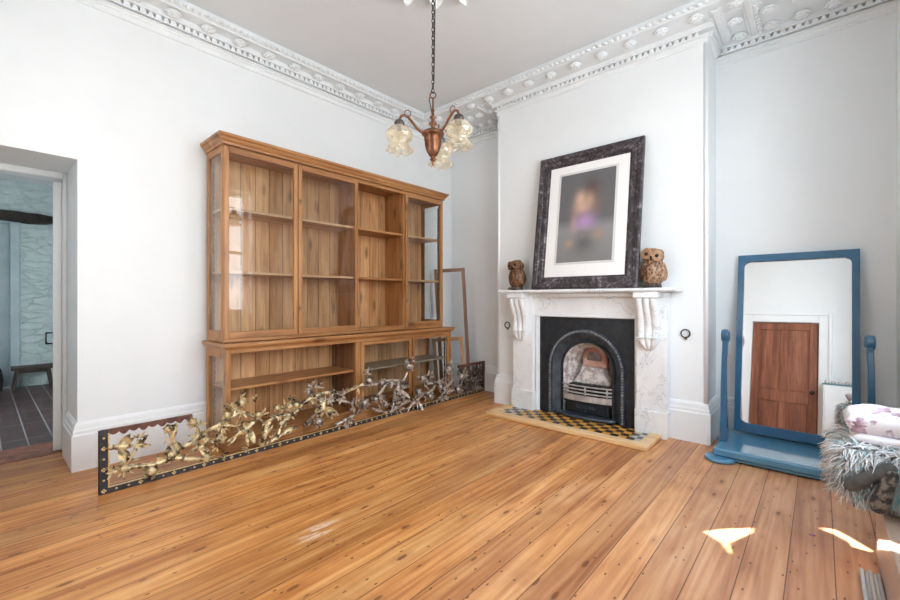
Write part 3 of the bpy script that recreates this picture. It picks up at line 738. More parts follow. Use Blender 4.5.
part('post', M['pine'], ((LF-.03, 2.465, .1), (LF, 2.52, .772)))
glazed_door(2.528, 3.222, .105, .770, LF-.03, LF-.004, st=.042, top=.036, bot=.05)
glazed_door(3.236, Lb1-.036, .105, .770, LF-.03, LF-.004, st=.03, top=.03, bot=.05)
part('shelf', M['pine_y'], ((XBK+.018, Lb0+.036, .475), (LF-.04, 2.466, .497)))
M['shelf_dusty'] = wood('dusty_shelf', (.42, .34, .24), (.32, .25, .17), (.2, .15, .1), 'y', knots=False)
part('shelf', M['shelf_dusty'], ((XBK+.018, 2.492, .462), (LF-.04, Lb1-.036, .482)))
for x in (.075, LF-.085):
    for y, sg in ((Lb0+.035, 1), (Lb1-.035, -1)): notch(x, y, .12, .74, sg).build('shelf_support', M['strip'], bc)
notch(.06, 2.4675, .12, .74, -1).build('shelf_support', M['strip'], bc)

# ------------------------------------------------------------------ two empty frames leaning in the corner beyond the bookcase
def lean_frame(name, label, p_right_bottom, width, height, rail, thick, mat, yaw, roll, lean):
    """an empty rectangular frame; origin at its lower right corner, face turned to the room"""
    o = thing(name, label, 'frame', p_right_bottom, rot=(0, 0, 0))
    o.rotation_mode = 'QUATERNION'
    q = Matrix.Rotation(yaw, 3, 'Z') @ Matrix.Rotation(lean, 3, 'X') @ Matrix.Rotation(roll, 3, 'Y')
    o.rotation_quaternion = q.to_quaternion()
    w, h, r, t = width, height, rail, thick
    for nm, a, b in (('stile', (-r, 0, 0), (0, t, h)), ('stile', (-w, 0, 0), (-w+r, t, h)), ('rail', (-w+r, 0, h-r), (-r, t, h)), ('rail', (-w+r, 0, 0), (-r, t, r))):
        MB().box(a, b).build(nm, mat, o, local=True, bevel=.003)
    return o
fr_yaw = math.atan2(.30, .36)
lean_frame('wooden_frame', 'tall brown empty wooden frame leaning in the corner right of the bookcase', (.505, 4.215, .0), .40, 1.61, .045, .022, M['oak_dark'], fr_yaw, -.055, -.02)
lean_frame('wooden_frame', 'short tan empty wooden frame leaning in front of the taller brown frame', (.485, 4.145, .0), .40, .72, .044, .024, M['oak_mid'], fr_yaw-.02, -.07, -.02)

# ------------------------------------------------------------------ fireplace surround
FP = thing('fireplace_surround', 'white veined marble fireplace surround with scrolled corbels on the chimney breast', 'fireplace', (2.14, 3.92, 0))
def fp(name, *boxes, bevel=.004, mat='marble', label=None):
    return part(name, M[mat], *boxes, bevel=bevel, parent=FP, label=label)
LGX = ((1.35, 1.60), (2.645, 2.895))
for a, b in LGX:
    fp('plinth', ((a-.008, 3.866, 0), (b+.008, YF-.0, .225)))
    fp('pilaster', ((a, 3.885, .225), (b, YF-.0, 1.215)))
for a, b in ((1.60, 1.654), (2.618, 2.645)): fp('slip', ((a+(.008 if a == 1.6 else 0), 3.93, 0), (b-(0 if a == 1.6 else .008), YF, 1.03)))
fp('frieze', ((1.60, 3.925, 1.03), (2.645, YF, 1.215))); fp('frieze_bead', ((1.64, 3.912, 1.018), (2.64, 3.93, 1.040)), bevel=.006)
fp('cap', ((1.34, 3.86, 1.215), (2.905, YF, 1.262)), bevel=.012)
m = MB(); m.prism([(3.735, 1.266), (3.727, 1.274), (3.727, 1.287), (3.737, 1.295), (YF, 1.295), (YF, 1.262), (3.75, 1.262)], 'x', 1.262, 3.0)
m.build('mantel_shelf', M['marble'], FP, bevel=.004)
for a, b in LGX:
    # fluted scroll corbel: S-profile with three lobes across
    cx = (a+b)/2-.01; w = .088
    prof = [(1.215, .125), (1.19, .136), (1.15, .128), (1.08, .098), (1.02, .074), (.95, .060), (.89, .060), (.84, .066), (.80, .060), (.772, .045), (.755, .02), (.75, .0)]
    m = MB(); NX = 24; grid = []
    for (z, d) in prof:
        row = []
        tap = 1.0 if z > .86 else max(.12, math.sqrt(max(0, (z-.748)/.112)))
        for i in range(NX+1):
            t = i/NX; x = cx+(t-.5)*2*w*tap
            fl_ = abs(math.cos(t*3*PI+PI/2))**.6
            dd = d*(.80+.20*fl_)
            row.append(m.bm.verts.new((x, 3.885-dd, z)))
        grid.append(row)
    back = [[m.bm.verts.new((v.co.x, 3.89, v.co.z)) for v in (row[0], row[-1])] for row in grid]
    for i in range(len(grid)-1):
        for j in range(NX): m.bm.faces.new((grid[i][j], grid[i][j+1], grid[i+1][j+1], grid[i+1][j]))
        m.bm.faces.new((back[i][0], grid[i][0], grid[i+1][0], back[i+1][0])); m.bm.faces.new((grid[i][-1], back[i][1], back[i+1][1], grid[i+1][-1]))
    for q in (0.0,):
        m.box((cx-w-.004, 3.80, .862), (cx+w+.004, 3.89, .868))
    c = m.build('corbel', M['marble'], FP, smooth=False)
    fp('corbel_cap', ((cx-w-.014, 3.745, 1.206), (cx+w+.014, 3.90, 1.2625)), bevel=.008)

# ------------------------------------------------------------------ cast iron insert
FI = thing('fireplace_insert', 'black cast iron arched fireplace insert inside the marble surround', 'fireplace insert', (2.145, 3.96, 0))
AC = (2.142, .505)            # arch centre (x, z)
def arch_pts(r, zb, n=28, c=AC, rz=1.0):
    return [(c[0]-r, zb)]+[(c[0]-r*math.cos(PI*i/n), c[1]+rz*r*math.sin(PI*i/n)) for i in range(n+1)]+[(c[0]+r, zb)]
def arch_band(m, r0, y0, r1, y1, zb=.03, rz0=1.03, rz1=1.03):
    A = [m.bm.verts.new((x, y0, z)) for x, z in arch_pts(r0, zb, rz=rz0)]; B = [m.bm.verts.new((x, y1, z)) for x, z in arch_pts(r1, zb, rz=rz1)]
    for i in range(len(A)-1): m.bm.faces.new((A[i], A[i+1], B[i+1], B[i]))
    return m
# plate with arched hole, thick
m = MB()
outer = [(1.652, .0), (1.652, 1.03), (2.62, 1.03), (2.62, .0)]
hole = arch_pts(.385, .0, rz=1.03)
poly = [outer[0], outer[1], outer[2], outer[3]] + hole[::-1]
for y in (3.945, 3.975):
    vs = [m.bm.verts.new((x, y, z)) for x, z in poly]
    for t in geometry.tessellate_polygon([[Vector((x, z, 0)) for x, z in poly]]):
        try: m.bm.faces.new([vs[i] for i in t])
        except ValueError: pass
m.build('face_plate', M['iron'], FI)
m = MB(); m.box((1.655, 3.936, 1.0), (2.63, 3.95, 1.03)); m.box((1.655, 3.936, 0), (1.68, 3.95, 1.0)); m.box((2.597, 3.936, 0), (2.63, 3.95, 1.0)); m.build('plate_border', M['iron'], FI, bevel=.003)
m = MB(); arch_band(m, .385, 3.93, .35, 3.93); arch_band(m, .385, 3.945, .385, 3.93); arch_band(m, .35, 3.93, .345, 3.945); m.build('arch_moulding', M['iron_blue'], FI)
m = MB(); pts = arch_pts(.367, .05, 60, rz=1.03)
L = 0; prev = None; acc = 0
for i in range(len(pts)-1):
    a = Vector(pts[i]); b = Vector(pts[i+1]); seg = (b-a).length; t = -acc % .026
    t = (.026-acc) if acc else 0
    while t <= seg:
        p = a+(b-a)*(t/seg); m.ball((p.x, 3.926, p.y), .0125, (1, .8, 1), 6, 4); t += .026
    acc = seg-(t-.026)
m.build('beading', M['iron_bead'], FI, smooth=True, label='worn grey beading round the arch')
m = MB(); arch_band(m, .345, 3.945, .268, 4.005, rz1=1.02); m.build('splay', M['iron_blue'], FI, smooth=False)
m = MB(); arch_band(m, .272, 3.992, .272, 4.01, rz0=1.02, rz1=1.02); arch_band(m, .275, 3.990, .252, 3.990, rz0=1.02, rz1=1.02); arch_band(m, .252, 3.990, .25, 4.02, rz0=1.02, rz1=1.02); m.build('inner_arch_moulding', M['iron'], FI)
# firebox: curved back and sides
m = MB()
arch_band(m, .252, 4.0, .17, 4.26, rz0=1.02, rz1=.9)
A = [m.bm.verts.new((x, 4.26, z)) for x, z in arch_pts(.17, .03, rz=.9)]; m.bm.faces.new(A)
m.build('firebox', M['ash'], FI)
m = MB()
ap = [Vector((x, z)) for x, z in arch_pts(.125, .50, 20, (2.16, .60), 1.0)]
for k_, (yy, s_) in enumerate(((4.215, 1.0), (4.20, .72))): pass
A = [(x, z) for x, z in ap]
m.prism(A, 'y', 4.14, 4.23)
m.build('back_brick', M['brick'], FI, bevel=.02, segs=3, label='reddish arched fire brick')
m = MB(); m.prism([(2.085, .575), (2.085, .63), (2.115, .66), (2.205, .66), (2.235, .63), (2.235, .575)], 'y', 4.125, 4.15); m.build('brick_recess', M['soot'], FI, bevel=.008)
m = MB(); m.prism([(1.955, .335), (1.965, .36), (2.03, .45), (2.04, .505), (2.26, .505), (2.28, .44), (2.33, .36), (2.33, .335)], 'y', 4.09, 4.22); m.build('lower_brick', M['ash'], FI, bevel=.012)
# grate
MB().box((1.93, 4.05, .18), (2.36, 4.13, .335)).build('dark_gap_box', M['iron'], FI)  # dark box added behind the bars to give the gaps their shade
m = MB()
def bow(z, r=.008, d=.045, w=.252):
    return [(AC[0]-w*math.cos(PI*i/16), 4.0-d*math.sin(PI*i/16), z) for i in range(17)]
for z, r in ((.335, .0075), (.30, .0075), (.265, .008)): m.tube(bow(z), r, 8)
for i in (3, 8, 13):
    p = bow(.26)[i]; m.box((p[0]-.006, p[1]-.004, .23), (p[0]+.006, p[1]+.006, .34))
m.build('grate_bars', M['iron_worn'], FI, smooth=True, label='worn pale curved grate bars')
m = MB(); A = bow(.25); 
for i in range(16):
    vs = [m.bm.verts.new(p) for p in ((A[i][0], A[i][1], .185), (A[i+1][0], A[i+1][1], .185), (A[i+1][0], A[i+1][1], .245), (A[i][0], A[i][1], .245))]; m.bm.faces.new(vs)
m.build('grate_front', M['iron_worn'], FI)
m = MB(); m.box((1.90, 4.0, .16), (2.385, 4.2, .185)); m.build('grate_floor', M['iron'], FI)
m = MB(); m.box((1.92, 3.985, .062), (2.365, 4.0, .175)); m.box((1.94, 3.978, .072), (2.345, 3.986, .165)); ash = m.build('ash_door', M['iron'], FI, bevel=.004)
m = MB()
for i in range(5):
    x = 2.062+.04*i; m.torus(.014, .004, Matrix.Translation((x, 3.976, .128)) @ Matrix.Rotation(PI/2, 4, 'X'), 10, 5)
m.ball((2.142, 3.974, .095), .012); m.build('ash_door_ornament', M['iron_blue'], ash, smooth=True)
m = MB(); pts = [(AC[0]-.30, 3.99)]+[(AC[0]-.30*math.cos(PI*i/20), 3.945-.085*math.sin(PI*i/20)) for i in range(21)]+[(AC[0]+.30, 3.99)]
m.prism(pts, 'z', .034, .062); m.build('base_lip', M['iron_blue'], FI, bevel=.008, segs=2)

# ------------------------------------------------------------------ hearth
HE = thing('hearth', 'checkered amber and black tiled hearth with pale wooden border', 'hearth', (2.09, 3.72, 0))
tl = MB().box((1.38, 3.565, 0), (2.765, 3.864, .026)).box((1.612, 3.864, 0), (2.633, 3.928, .026)).build('tile_field', M['checker'], HE)
b0, b1, hb = 1.285, 2.86, .042
part('border', M['fender'], ((b0, 3.465, 0), (b1, 3.565, hb)), parent=HE, bevel=.008)
part('border', M['fender'], ((b0, 3.565, 0), (1.38, 3.864, hb)), parent=HE, bevel=.008)
part('border', M['fender'], ((2.765, 3.565, 0), (b1, 3.864, hb)), parent=HE, bevel=.008)

# ------------------------------------------------------------------ leaning portrait
ZM = 1.295
pb = Vector((2.185, 3.775, ZM)); pw, ph = 1.035, 1.375; lean = math.atan2(.195, 1.36)
PF = thing('framed_portrait', 'large blurred portrait print in a distressed dark frame leaning on the mantel shelf', 'picture', pb, rot=(-lean, 0, 0))
fw_ = .122
prof2 = [(0, 0), (fw_, 0), (fw_, .012), (fw_*.86, .016), (fw_*.80, .024), (fw_*.45, .026), (fw_*.38, .036), (fw_*.12, .042), (0, .036)]
m = MB()
# mitred frame built from the profile: ring of four corners
cor = [(-pw/2, 0), (pw/2, 0), (pw/2, ph), (-pw/2, ph)]; ins = [(1, 1), (-1, 1), (-1, -1), (1, -1)]
rings = [[m.bm.verts.new((c[0]+i[0]*o, -d, c[1]+i[1]*o)) for o, d in prof2] for c, i in zip(cor, ins)]
for k in range(4):
    A, B = rings[k], rings[(k+1) % 4]
    for j in range(len(prof2)): m.bm.faces.new((A[j], B[j], B[(j+1) % len(prof2)], A[(j+1) % len(prof2)]))
m.build('picture_frame', M['distress'], PF, local=True)
MB().box((-pw/2+.11, -.011, .11), (pw/2-.11, -.004, ph-.11)).build('mat_board', M['white_paper'], PF, local=True)
MB().box((-pw/2+.02, -.003, .02), (pw/2-.02, .004, ph-.02)).build('backing_board', M['backing'], PF, local=True)
mx, mz0, mz1 = .275, .262, 1.155
mm = MB(); mm.box((-mx-.022, -.0125, mz0-.022), (mx+.022, -.011, mz1+.022)); mm.build('mat_bevel', mottled('mat_bevel_grey', (.62, .62, .61), (.68, .68, .67), 5, .8), PF, local=True)
bmq = bmesh.new(); uv = bmq.loops.layers.uv.new('UVMap')
vs = [bmq.verts.new(p) for p in ((-mx, -.0135, mz0), (mx, -.0135, mz0), (mx, -.0135, mz1), (-mx, -.0135, mz1))]
f = bmq.faces.new(vs)
for lp, q in zip(f.loops, ((0, 0), (1, 0), (1, 1), (0, 1))): lp[uv].uv = q
me = bpy.data.meshes.new('portrait_print'); bmq.to_mesh(me); bmq.free(); me.materials.append(M['photo'])
o = bpy.data.objects.new('portrait_print', me); COL.objects.link(o); o.parent = PF
sm_ = o.modifiers.new('solid', 'SOLIDIFY'); sm_.thickness = .001; sm_.offset = -1

# ------------------------------------------------------------------ owls
def owl(label, loc, s, rotz, tilt, body, disc):
    o = thing('owl_figurine', label, 'owl figurine', loc, 'owls on the mantel shelf', (0, 0, rotz)); o.scale = (s, s, s)
    m = MB(); m.lathe([(.002, .018), (.045, .022), (.066, .045), (.080, .085), (.084, .12), (.078, .155), (.064, .185), (.05, .205), (.03, .215), (.002, .218)], n=24)
    for sx in (-1, 1): m.ball((sx*.066, .006, .115), .045, (.55, 1.0, 1.5), 14, 10, Matrix.Rotation(-.12*sx, 4, 'Y'))
    m.ball((0, .055, .05), .03, (1, .8, 1.6), 10, 8)
    for v in m.bm.verts: v.co.y *= .86
    m.build('body', body, o, smooth=True, local=True)
    R = Matrix.Translation((0, -.004, .225)) @ Matrix.Rotation(tilt, 4, 'Y') @ Matrix.Rotation(.05, 4, 'X')
    m = MB(); m.ball((0, 0, 0), .072, (1.02, .86, .80), 20, 14, None)
    for sx in (-1, 1): m.ball((sx*.038, -.008, .030), .030, (1, .9, .8), 10, 8)
    bmesh.ops.transform(m.bm, matrix=R, verts=m.bm.verts); h = m.build('head', body, o, smooth=True, local=True)
    for sx in (-1, 1):
        m = MB(); m.lathe([(.041, -.006), (.040, .003), (.034, .007), (.022, .004), (.012, .004)], n=18, mtx=R @ Matrix.Translation((sx*.034, -.055, .008)) @ Matrix.Rotation(sx*.30, 4, 'Z') @ Matrix.Rotation(PI/2, 4, 'X')); m.build('eye_disc', disc, h, smooth=True, local=True)
        m = MB(); m.ball(R @ Vector((sx*.034, -.061, .008)), .0125, u=10, v=8); m.build('eye', M['gloss_dark'], h, smooth=True, local=True)
    m = MB(); m.lathe([(.010, 0), (.008, -.014), (.001, -.028)], n=8, mtx=R @ Matrix.Translation((0, -.066, .0)) @ Matrix.Rotation(.25, 4, 'X')); m.build('beak', M['gloss_dark'], h, smooth=True, local=True)
    m = MB(); m.lathe([(.054, 0), (.058, .012), (.052, .028), (.045, .034)], n=18)
    for sx in (-1, 1):
        for q in (-1, 0, 1): m.ball((sx*.028+q*.013, -.058, .016), .012, (.8, 1.6, .9), 8, 6)
    m.build('perch', M['owl_perch'], o, smooth=True, local=True)
    return o
M['owl_perch'] = mottled('owl_perch_dark', (.03, .02, .016), (.12, .085, .06), 40, .6)
po = at(653, 286, 'y', 3.86); pq = at(517, 288, 'y', 3.86)
face = lambda p: math.atan2(CAM.y-p.y, CAM.x-p.x)+PI/2
owl('paler carved owl on the mantel right of the portrait with tilted head', (po.x, po.y, ZM), 1.22, face(po)-.15, .22, M['owl_pale'], M['owl_disc'])
owl('darker brown carved owl on the mantel left of the portrait', (pq.x, pq.y, ZM), 1.16, face(pq)-.75, -.08, M['owl_dark'], M['owl_disc_dark'])

# ------------------------------------------------------------------ bell-pull rings
for px, py, lab in ((507.4, 325, 'dark metal ring pull on the wall left of the fireplace'), (685.5, 333.5, 'dark metal ring pull on the wall right of the fireplace')):
    p = at(px, py, 'y', YF-.012)
    r = thing('ring_pull', lab, 'ring pull', (p.x, YF, p.z), 'ring pulls beside the fireplace')
    MB().torus(.034, .0055, Matrix.Translation((p.x, YF-.014, p.z)) @ Matrix.Rotation(PI/2, 4, 'X'), 24, 8).build('ring', M['chain'], r, smooth=True)
    m = MB(); m.lathe([(.012, 0), (.012, .006), (.007, .012), (.006, .02)], n=10, mtx=Matrix.Translation((p.x, YF+.004, p.z-.045)) @ Matrix.Rotation(PI/2, 4, 'X')); m.build('spindle', M['brass'], r, smooth=True)

# ------------------------------------------------------------------ cheval mirror
CM = thing('cheval_mirror', 'blue painted cheval mirror leaning against the alcove wall on its base', 'mirror', (3.70, 3.95, 0))
MX0, MX1 = 3.335, 4.09
part('base', M['blue_sheen'], ((3.272, 3.642, .03), (4.15, 4.24, .09)), parent=CM, bevel=.012)
part('base_moulding', M['blue_sheen'], ((3.285, 3.655, .012), (4.137, 4.225, .032)), parent=CM, bevel=.006)
for cx in (3.335, 4.09):
    for cy in (3.66, 4.18): MB().lathe([(.085, 0), (.10, .008), (.10, .022), (.088, .032)], (cx-.02 if cx < 3.5 else cx+.02, cy, 0), 24).build('foot', M['blue_sheen'], CM, bevel=.003, smooth=False)
for sx, xc in ((-1, 3.305), (1, 4.125)):
    m = MB()
    def post(zs):
        rows = []
        for (z, dx, dy, wx, wy) in zs:
            rows.append([m.bm.verts.new((xc+sx*dx+ax*wx, 3.90+dy+ay*wy, z)) for ax, ay in ((-1, -1), (1, -1), (1, 1), (-1, 1))])
        for i in range(len(rows)-1):
            for j in range(4): m.bm.faces.new((rows[i][j], rows[i][(j+1) % 4], rows[i+1][(j+1) % 4], rows[i+1][j]))
        m.bm.faces.new(rows[0][::-1]); m.bm.faces.new(rows[-1])
    post([(.088, 0, 0, .026, .052), (.16, -.002, .0, .025, .046), (.30, 0, .012, .022, .034), (.5, .004, .03, .019, .026), (.7, .004, .05, .017, .023), (.84, 0, .07, .018, .027), (.90, -.004, .08, .020, .034)])
    p = m.build('post', M['blue'], CM, bevel=.006, segs=2)
    MB().lathe([(.045, -.026), (.052, -.018), (.052, .018), (.045, .026)], n=22, mtx=Matrix.Translation((xc, 3.985, .905)) @ Matrix.Rotation(PI/2, 4, 'Y')).build('scroll', M['blue'], p, smooth=False, bevel=.004)
# mirror frame tilted back
zb, zt = .105, 1.572; yb, yt = 4.185, 4.392
tilt = math.atan2(yt-yb, zt-zb); hh = (zt-zb)/math.cos(tilt)
T = Matrix.Translation((3.71, yb, zb)) @ Matrix.Rotation(math.radians(-2), 4, 'Z') @ Matrix.Rotation(-tilt, 4, 'X') @ Matrix.Translation((-3.71, 0, 0))
sw = .044; tw = .060; bw_ = .075
def rrect(x0, x1, z0, z1, r, n=6):
    pts = []
    for cx, cz, a0 in ((x1-r, z0+r, -PI/2), (x1-r, z1-r, 0), (x0+r, z1-r, PI/2), (x0+r, z0+r, PI)):
        for i in range(n+1): pts.append((cx+r*math.cos(a0+PI/2*i/n), cz+r*math.sin(a0+PI/2*i/n)))
    return pts
inn = rrect(MX0+sw, MX1-sw, bw_, hh-tw, .045)
out_ = [(MX0, 0), (MX1, 0), (MX1, hh), (MX0, hh)]
m = MB()
lay = []
for y in (-.028, 0.0):
    vo_ = [m.bm.verts.new(T @ Vector((x, y, z))) for x, z in out_]; vi = [m.bm.verts.new(T @ Vector((x, y, z))) for x, z in inn]
    lay.append((vo_, vi)); allv = vo_+vi
    for t in geometry.tessellate_polygon([[Vector((x, z, 0)) for x, z in out_], [Vector((x, z, 0)) for x, z in inn]]): m.bm.faces.new([allv[i] for i in t])
for a in (0, 1):
    A, B = lay[0][a], lay[1][a]
    for i in range(len(A)): m.bm.faces.new((A[i], A[(i+1) % len(A)], B[(i+1) % len(B)], B[i]))
m.build('mirror_frame', M['blue'], CM, bevel=.003)
m = MB()
fvs = [m.bm.verts.new(T @ Vector((x, -.010, z))) for x, z in rrect(MX0+sw-.006, MX1-sw+.006, bw_-.006, hh-tw+.006, .05)]
m.bm.faces.new(fvs)
gl = m.build('mirror_glass', M['mirror'], CM)
m = MB().box((MX0+.02, -.006, .03), (MX1-.02, -.001, hh-.03), T); m.build('mirror_backing', M['backing'], CM)

# ------------------------------------------------------------------ carved screen lying along the bookcase
FX = .575
SCN = thing('carved_screen', 'long openwork screen of gilded birds and blossom branches standing before the bookcase', 'carved screen', (FX, 2.44, 0))
FH = .392; FT = .026; sY0, sY1 = .485, 4.395
def at_f(px, py): p = at(px, py, 'x', FX); return p
m = MB().box((FX-.012, sY0, 0), (FX+.014, sY1, .040)); m.build('bottom_rail', M['lacquer'], SCN, bevel=.002)
m = MB().box((FX-.012, sY0, .04), (FX+.014, sY0+.044, FH)); m.build('stile', M['lacquer'], SCN, bevel=.002)
m = MB().box((FX-.0125, sY0-.004, 0), (FX+.0, sY0, FH)); m.build('end_board', M['redbrown'], SCN, bevel=.001, label='red-brown end board')
m = MB().box((FX+.013, sY0+.040, .036), (FX+.018, sY1-.03, .043)); m.box((FX+.013, sY0+.040, .043), (FX+.018, sY0+.047, FH-.02)); m.build('inlay_line', M['goldline'], SCN)
m = MB()
for dy, dz in ((0, .008), (0, -.008), (.008, 0), (-.008, 0)): m.ball((0, dy, dz), .0058, (.4, 1, 1), 8, 6)
loz = m.build('lozenge_stud', M['goldline'], SCN, smooth=True, origin=(0, 0, 0)); loz.location = (.0145, sY0+.02-2.44, .020)
m = MB(); m.ball((0, 0, 0), .0058, (.5, 1.2, 1.1), 8, 6)
dot = m.build('round_stud', M['goldline'], SCN, smooth=True, origin=(0, 0, 0)); dot.location = (.0145, sY0+.02-2.44, .085)
y = sY0+.082; i = 1
while y < sY1-.03:
    copy_to(loz if i % 3 == 0 else dot, SCN, (FX+.0145, y, .019)); y += .062; i += 1
for i, z in enumerate((.15, .215, .28, .345)): copy_to(dot if i % 2 else loz, SCN, (FX+.0145, sY0+.02, z))
# scalloped top rail at the near end
pts = [(sY0+.004, FH), (sY0+.004, FH-.045)]
yy = sY0+.004; yend = at_f(192, 415).y
n_ = 9
for i in range(n_):
    for t in (0.15, .35, .5, .65, .85, 1.0):
        pts.append((sY0+.044+(yend-sY0-.044)*(i+t)/n_, FH-.022-.022*math.sin(PI*t)*(1 if i % 2 else .6)))
pts.append((yend, FH)); MB().prism(pts, 'x', FX-.012, FX+.012).build('top_rail', M['redbrown'], SCN)
# far end: framed lattice
yA = at_f(458, 385).y; 
m = MB().box((FX-.012, sY1-.04, .04), (FX+.014, sY1, FH)); m.build('stile', M['redbrown'], SCN, bevel=.002)
m = MB().box((FX-.012, yA, FH-.035), (FX+.014, sY1-.04, FH)); m.build('top_rail', M['redbrown'], SCN, bevel=.002)
m = MB()
random.seed(21)
for k in range(44):
    cy = random.uniform(yA+.02, sY1-.06); cz = random.uniform(.08, FH-.05); r = random.uniform(.025, .05); a0 = random.uniform(0, 6.28)
    m.torus(r, .008, Matrix.Translation((FX+random.uniform(-.006, .008), cy, cz)) @ Matrix.Rotation(PI/2, 4, 'Y'), 12, 5, a0, a0+random.uniform(3, 5))
for k in range(60):
    cy = random.uniform(yA+.02, sY1-.06); cz = random.uniform(.06, FH-.04); a = random.uniform(0, 6.28)
    m.leaf((FX+.004, cy, cz), (.3, math.cos(a), math.sin(a)), (1, 0, 0), .055, .03)
m.build('lattice_panel', M['dark_bronze_carving'], SCN)
# branches traced as curves in the plane of the screen, then birds, blossoms and leaf sprays
def A4(x, y): return (80+x/3.527, 340+y/3.527)
def A5(x, y): return (280+x/4.09, 340+y/4.09)
def cat(P, sub=5):
    out = []
    for i in range(len(P)-1):
        p0, p1, p2, p3 = P[max(i-1, 0)], P[i], P[i+1], P[min(i+2, len(P)-1)]
        for k in range(sub):
            t = k/sub; out.append(.5*((2*p1)+(p2-p0)*t+(2*p0-5*p1+4*p2-p3)*t*t+(3*p1-p0-3*p2+p3)*t*t*t))
    return out+[P[-1]]
br = [(A4, .011, [(112, 466), (180, 446), (250, 440), (310, 415), (330, 390), (380, 365), (430, 330), (480, 305), (540, 265), (580, 255), (640, 285), (668, 292)]),
      (A4, .012, [(310, 412), (380, 418), (462, 427)]), (A4, .014, [(640, 382), (650, 330), (670, 285), (700, 270), (742, 262), (776, 240)]),
      (A4, .009, [(655, 385), (690, 340), (710, 300), (740, 265)]), (A4, .008, [(150, 455), (170, 420), (190, 390), (205, 350)]), (A4, .008, [(345, 385), (325, 350), (312, 315)]),
      (A4, .007, [(480, 305), (520, 300), (560, 305)]), (A4, .007, [(540, 265), (550, 235), (580, 215)]), (A4, .007, [(400, 355), (420, 320), (390, 290)]),
      (A5, .013, [(0, 350), (40, 310), (80, 270), (130, 235), (190, 215), (250, 215), (310, 195), (335, 180)]), (A5, .009, [(140, 240), (220, 245), (280, 255), (330, 275)]),
      (A5, .010, [(380, 245), (410, 210), (440, 180), (480, 165)]), (A5, .011, [(330, 185), (400, 180), (450, 165), (500, 165), (520, 130)]), (A5, .010, [(225, 350), (290, 312), (325, 296)]),
      (A5, .009, [(380, 282), (430, 295), (465, 302)]), (A5, .012, [(440, 295), (500, 262), (550, 240), (610, 210), (640, 175), (690, 150)]), (A5, .010, [(590, 180), (650, 172), (700, 182), (740, 212)]),
      (A5, .009, [(100, 345), (130, 320), (160, 280), (165, 245)]), (A5, .009, [(500, 190), (470, 230), (455, 285)]), (A5, .009, [(640, 245), (690, 215), (740, 190), (780, 170)]),
      (A5, .008, [(560, 150), (600, 185), (620, 230)])]
VIEWN = Vector((1, -.35, .25)).normalized()
random.seed(5)
allpts = []
for fn, r, pl in br:
    P = [at_f(*fn(x, y)) for x, y in pl]
    P = [Vector((FX+random.uniform(-.012, .02), p.y, max(.045, p.z))) for p in P]
    C = cat(P); rr = [r*1.75*(1.0-.40*i/len(C))*random.uniform(.88, 1.12) for i in range(len(C))]
    gold = P[0].y < 1.75
    MB().tube(C, rr, 7).build('branch', M['gilt'] if gold else M['tarnish'], SCN, smooth=True)
    allpts.append(C)
def blossom(c, s, mat):
    m = MB(); c = Vector(c); nrm = (VIEWN+Vector((random.uniform(-.4, .4), random.uniform(-.5, .5), random.uniform(-.3, .5)))).normalized()
    e1 = nrm.orthogonal().normalized(); e2 = nrm.cross(e1)
    for ring, (k, L, tl_) in enumerate(((6, 1.0, .25), (5, .7, .7))):
        for i in range(k):
            a = 2*PI*i/k+ring*.5; d = (e1*math.cos(a)+e2*math.sin(a)+nrm*tl_)
            m.leaf(c, d, nrm, s*L, s*.75, .3)
    m.ball(c+nrm*s*.30, s*.50, (1, 1, 1), 12, 8)
    return m.build('blossom', mat, SCN, smooth=False)
def spray(c, s, k, mat, base=None):
    m = MB(); c = Vector(c); b = random.uniform(0, 6.28) if base is None else base
    for i in range(k):
        a = b+(i-(k-1)/2)*.75+random.uniform(-.25, .25)
        d = Vector((random.uniform(-.15, .6), math.cos(a), math.sin(a)))
        m.leaf(c+Vector((0, math.cos(a), math.sin(a)))*s*.12, d, VIEWN, s*random.uniform(.75, 1.15), s*.30, random.uniform(-.1, .35))
    return m.build('leaf_spray', mat, SCN)
def bird(c, ang, s, mat, wings=True):
    """small carved bird: body, head and beak in one mesh, wings and forked tail as sub-parts"""
    s *= 1.25; R = Matrix.Translation(c) @ Matrix.Rotation(ang, 4, 'X') @ Matrix.Diagonal((s, s, s, 1))       # local y = forward
    m = MB(); m.lathe([(.02, -.50), (.11, -.35), (.19, -.1), (.21, .12), (.16, .32), (.12, .38), (.15, .47), (.14, .56), (.07, .66), (.03, .70), (.004, .82)], n=12, mtx=R @ Matrix.Rotation(-PI/2, 4, 'X'))
    b = m.build('bird', mat, SCN, smooth=True)
    def ap(m2, nm):
        bmesh.ops.transform(m2.bm, matrix=R, verts=m2.bm.verts); m2.build(nm, mat, b)
    m2 = MB(); m2.leaf((.05, -.40, 0), (0.1, -1, .25), (1, 0, 0), .6, .16, .1); m2.leaf((.05, -.40, 0), (0.1, -1, -.15), (1, 0, 0), .62, .16, .1); ap(m2, 'tail')
    if wings:
        for q in (1, -1):
            m2 = MB(); m2.leaf((.14, .2, q*.08), (.5, -.45, q*1.0), (1, .2, 0), .85, .36, .1); m2.leaf((.14, .1, q*.08), (.4, -.8, q*.8), (1, .2, 0), .7, .3, .1); ap(m2, 'wing')
    return b
random.seed(11)
G, TN = M['gilt'], M['tarnish']
def pf(fn, x, y, o=.02):
    p = at_f(*fn(x, y)); return (FX+o, p.y, max(.06, p.z))
for x, y, s in ((565, 222, .042), (250, 460, .048), (322, 402, .04), (440, 352, .042), (487, 350, .045), (150, 455, .034), (310, 310, .036), (395, 285, .034), (760, 225, .042), (690, 240, .03), (625, 262, .03), (515, 262, .034)): blossom(pf(A4, x, y), s*1.2, G)
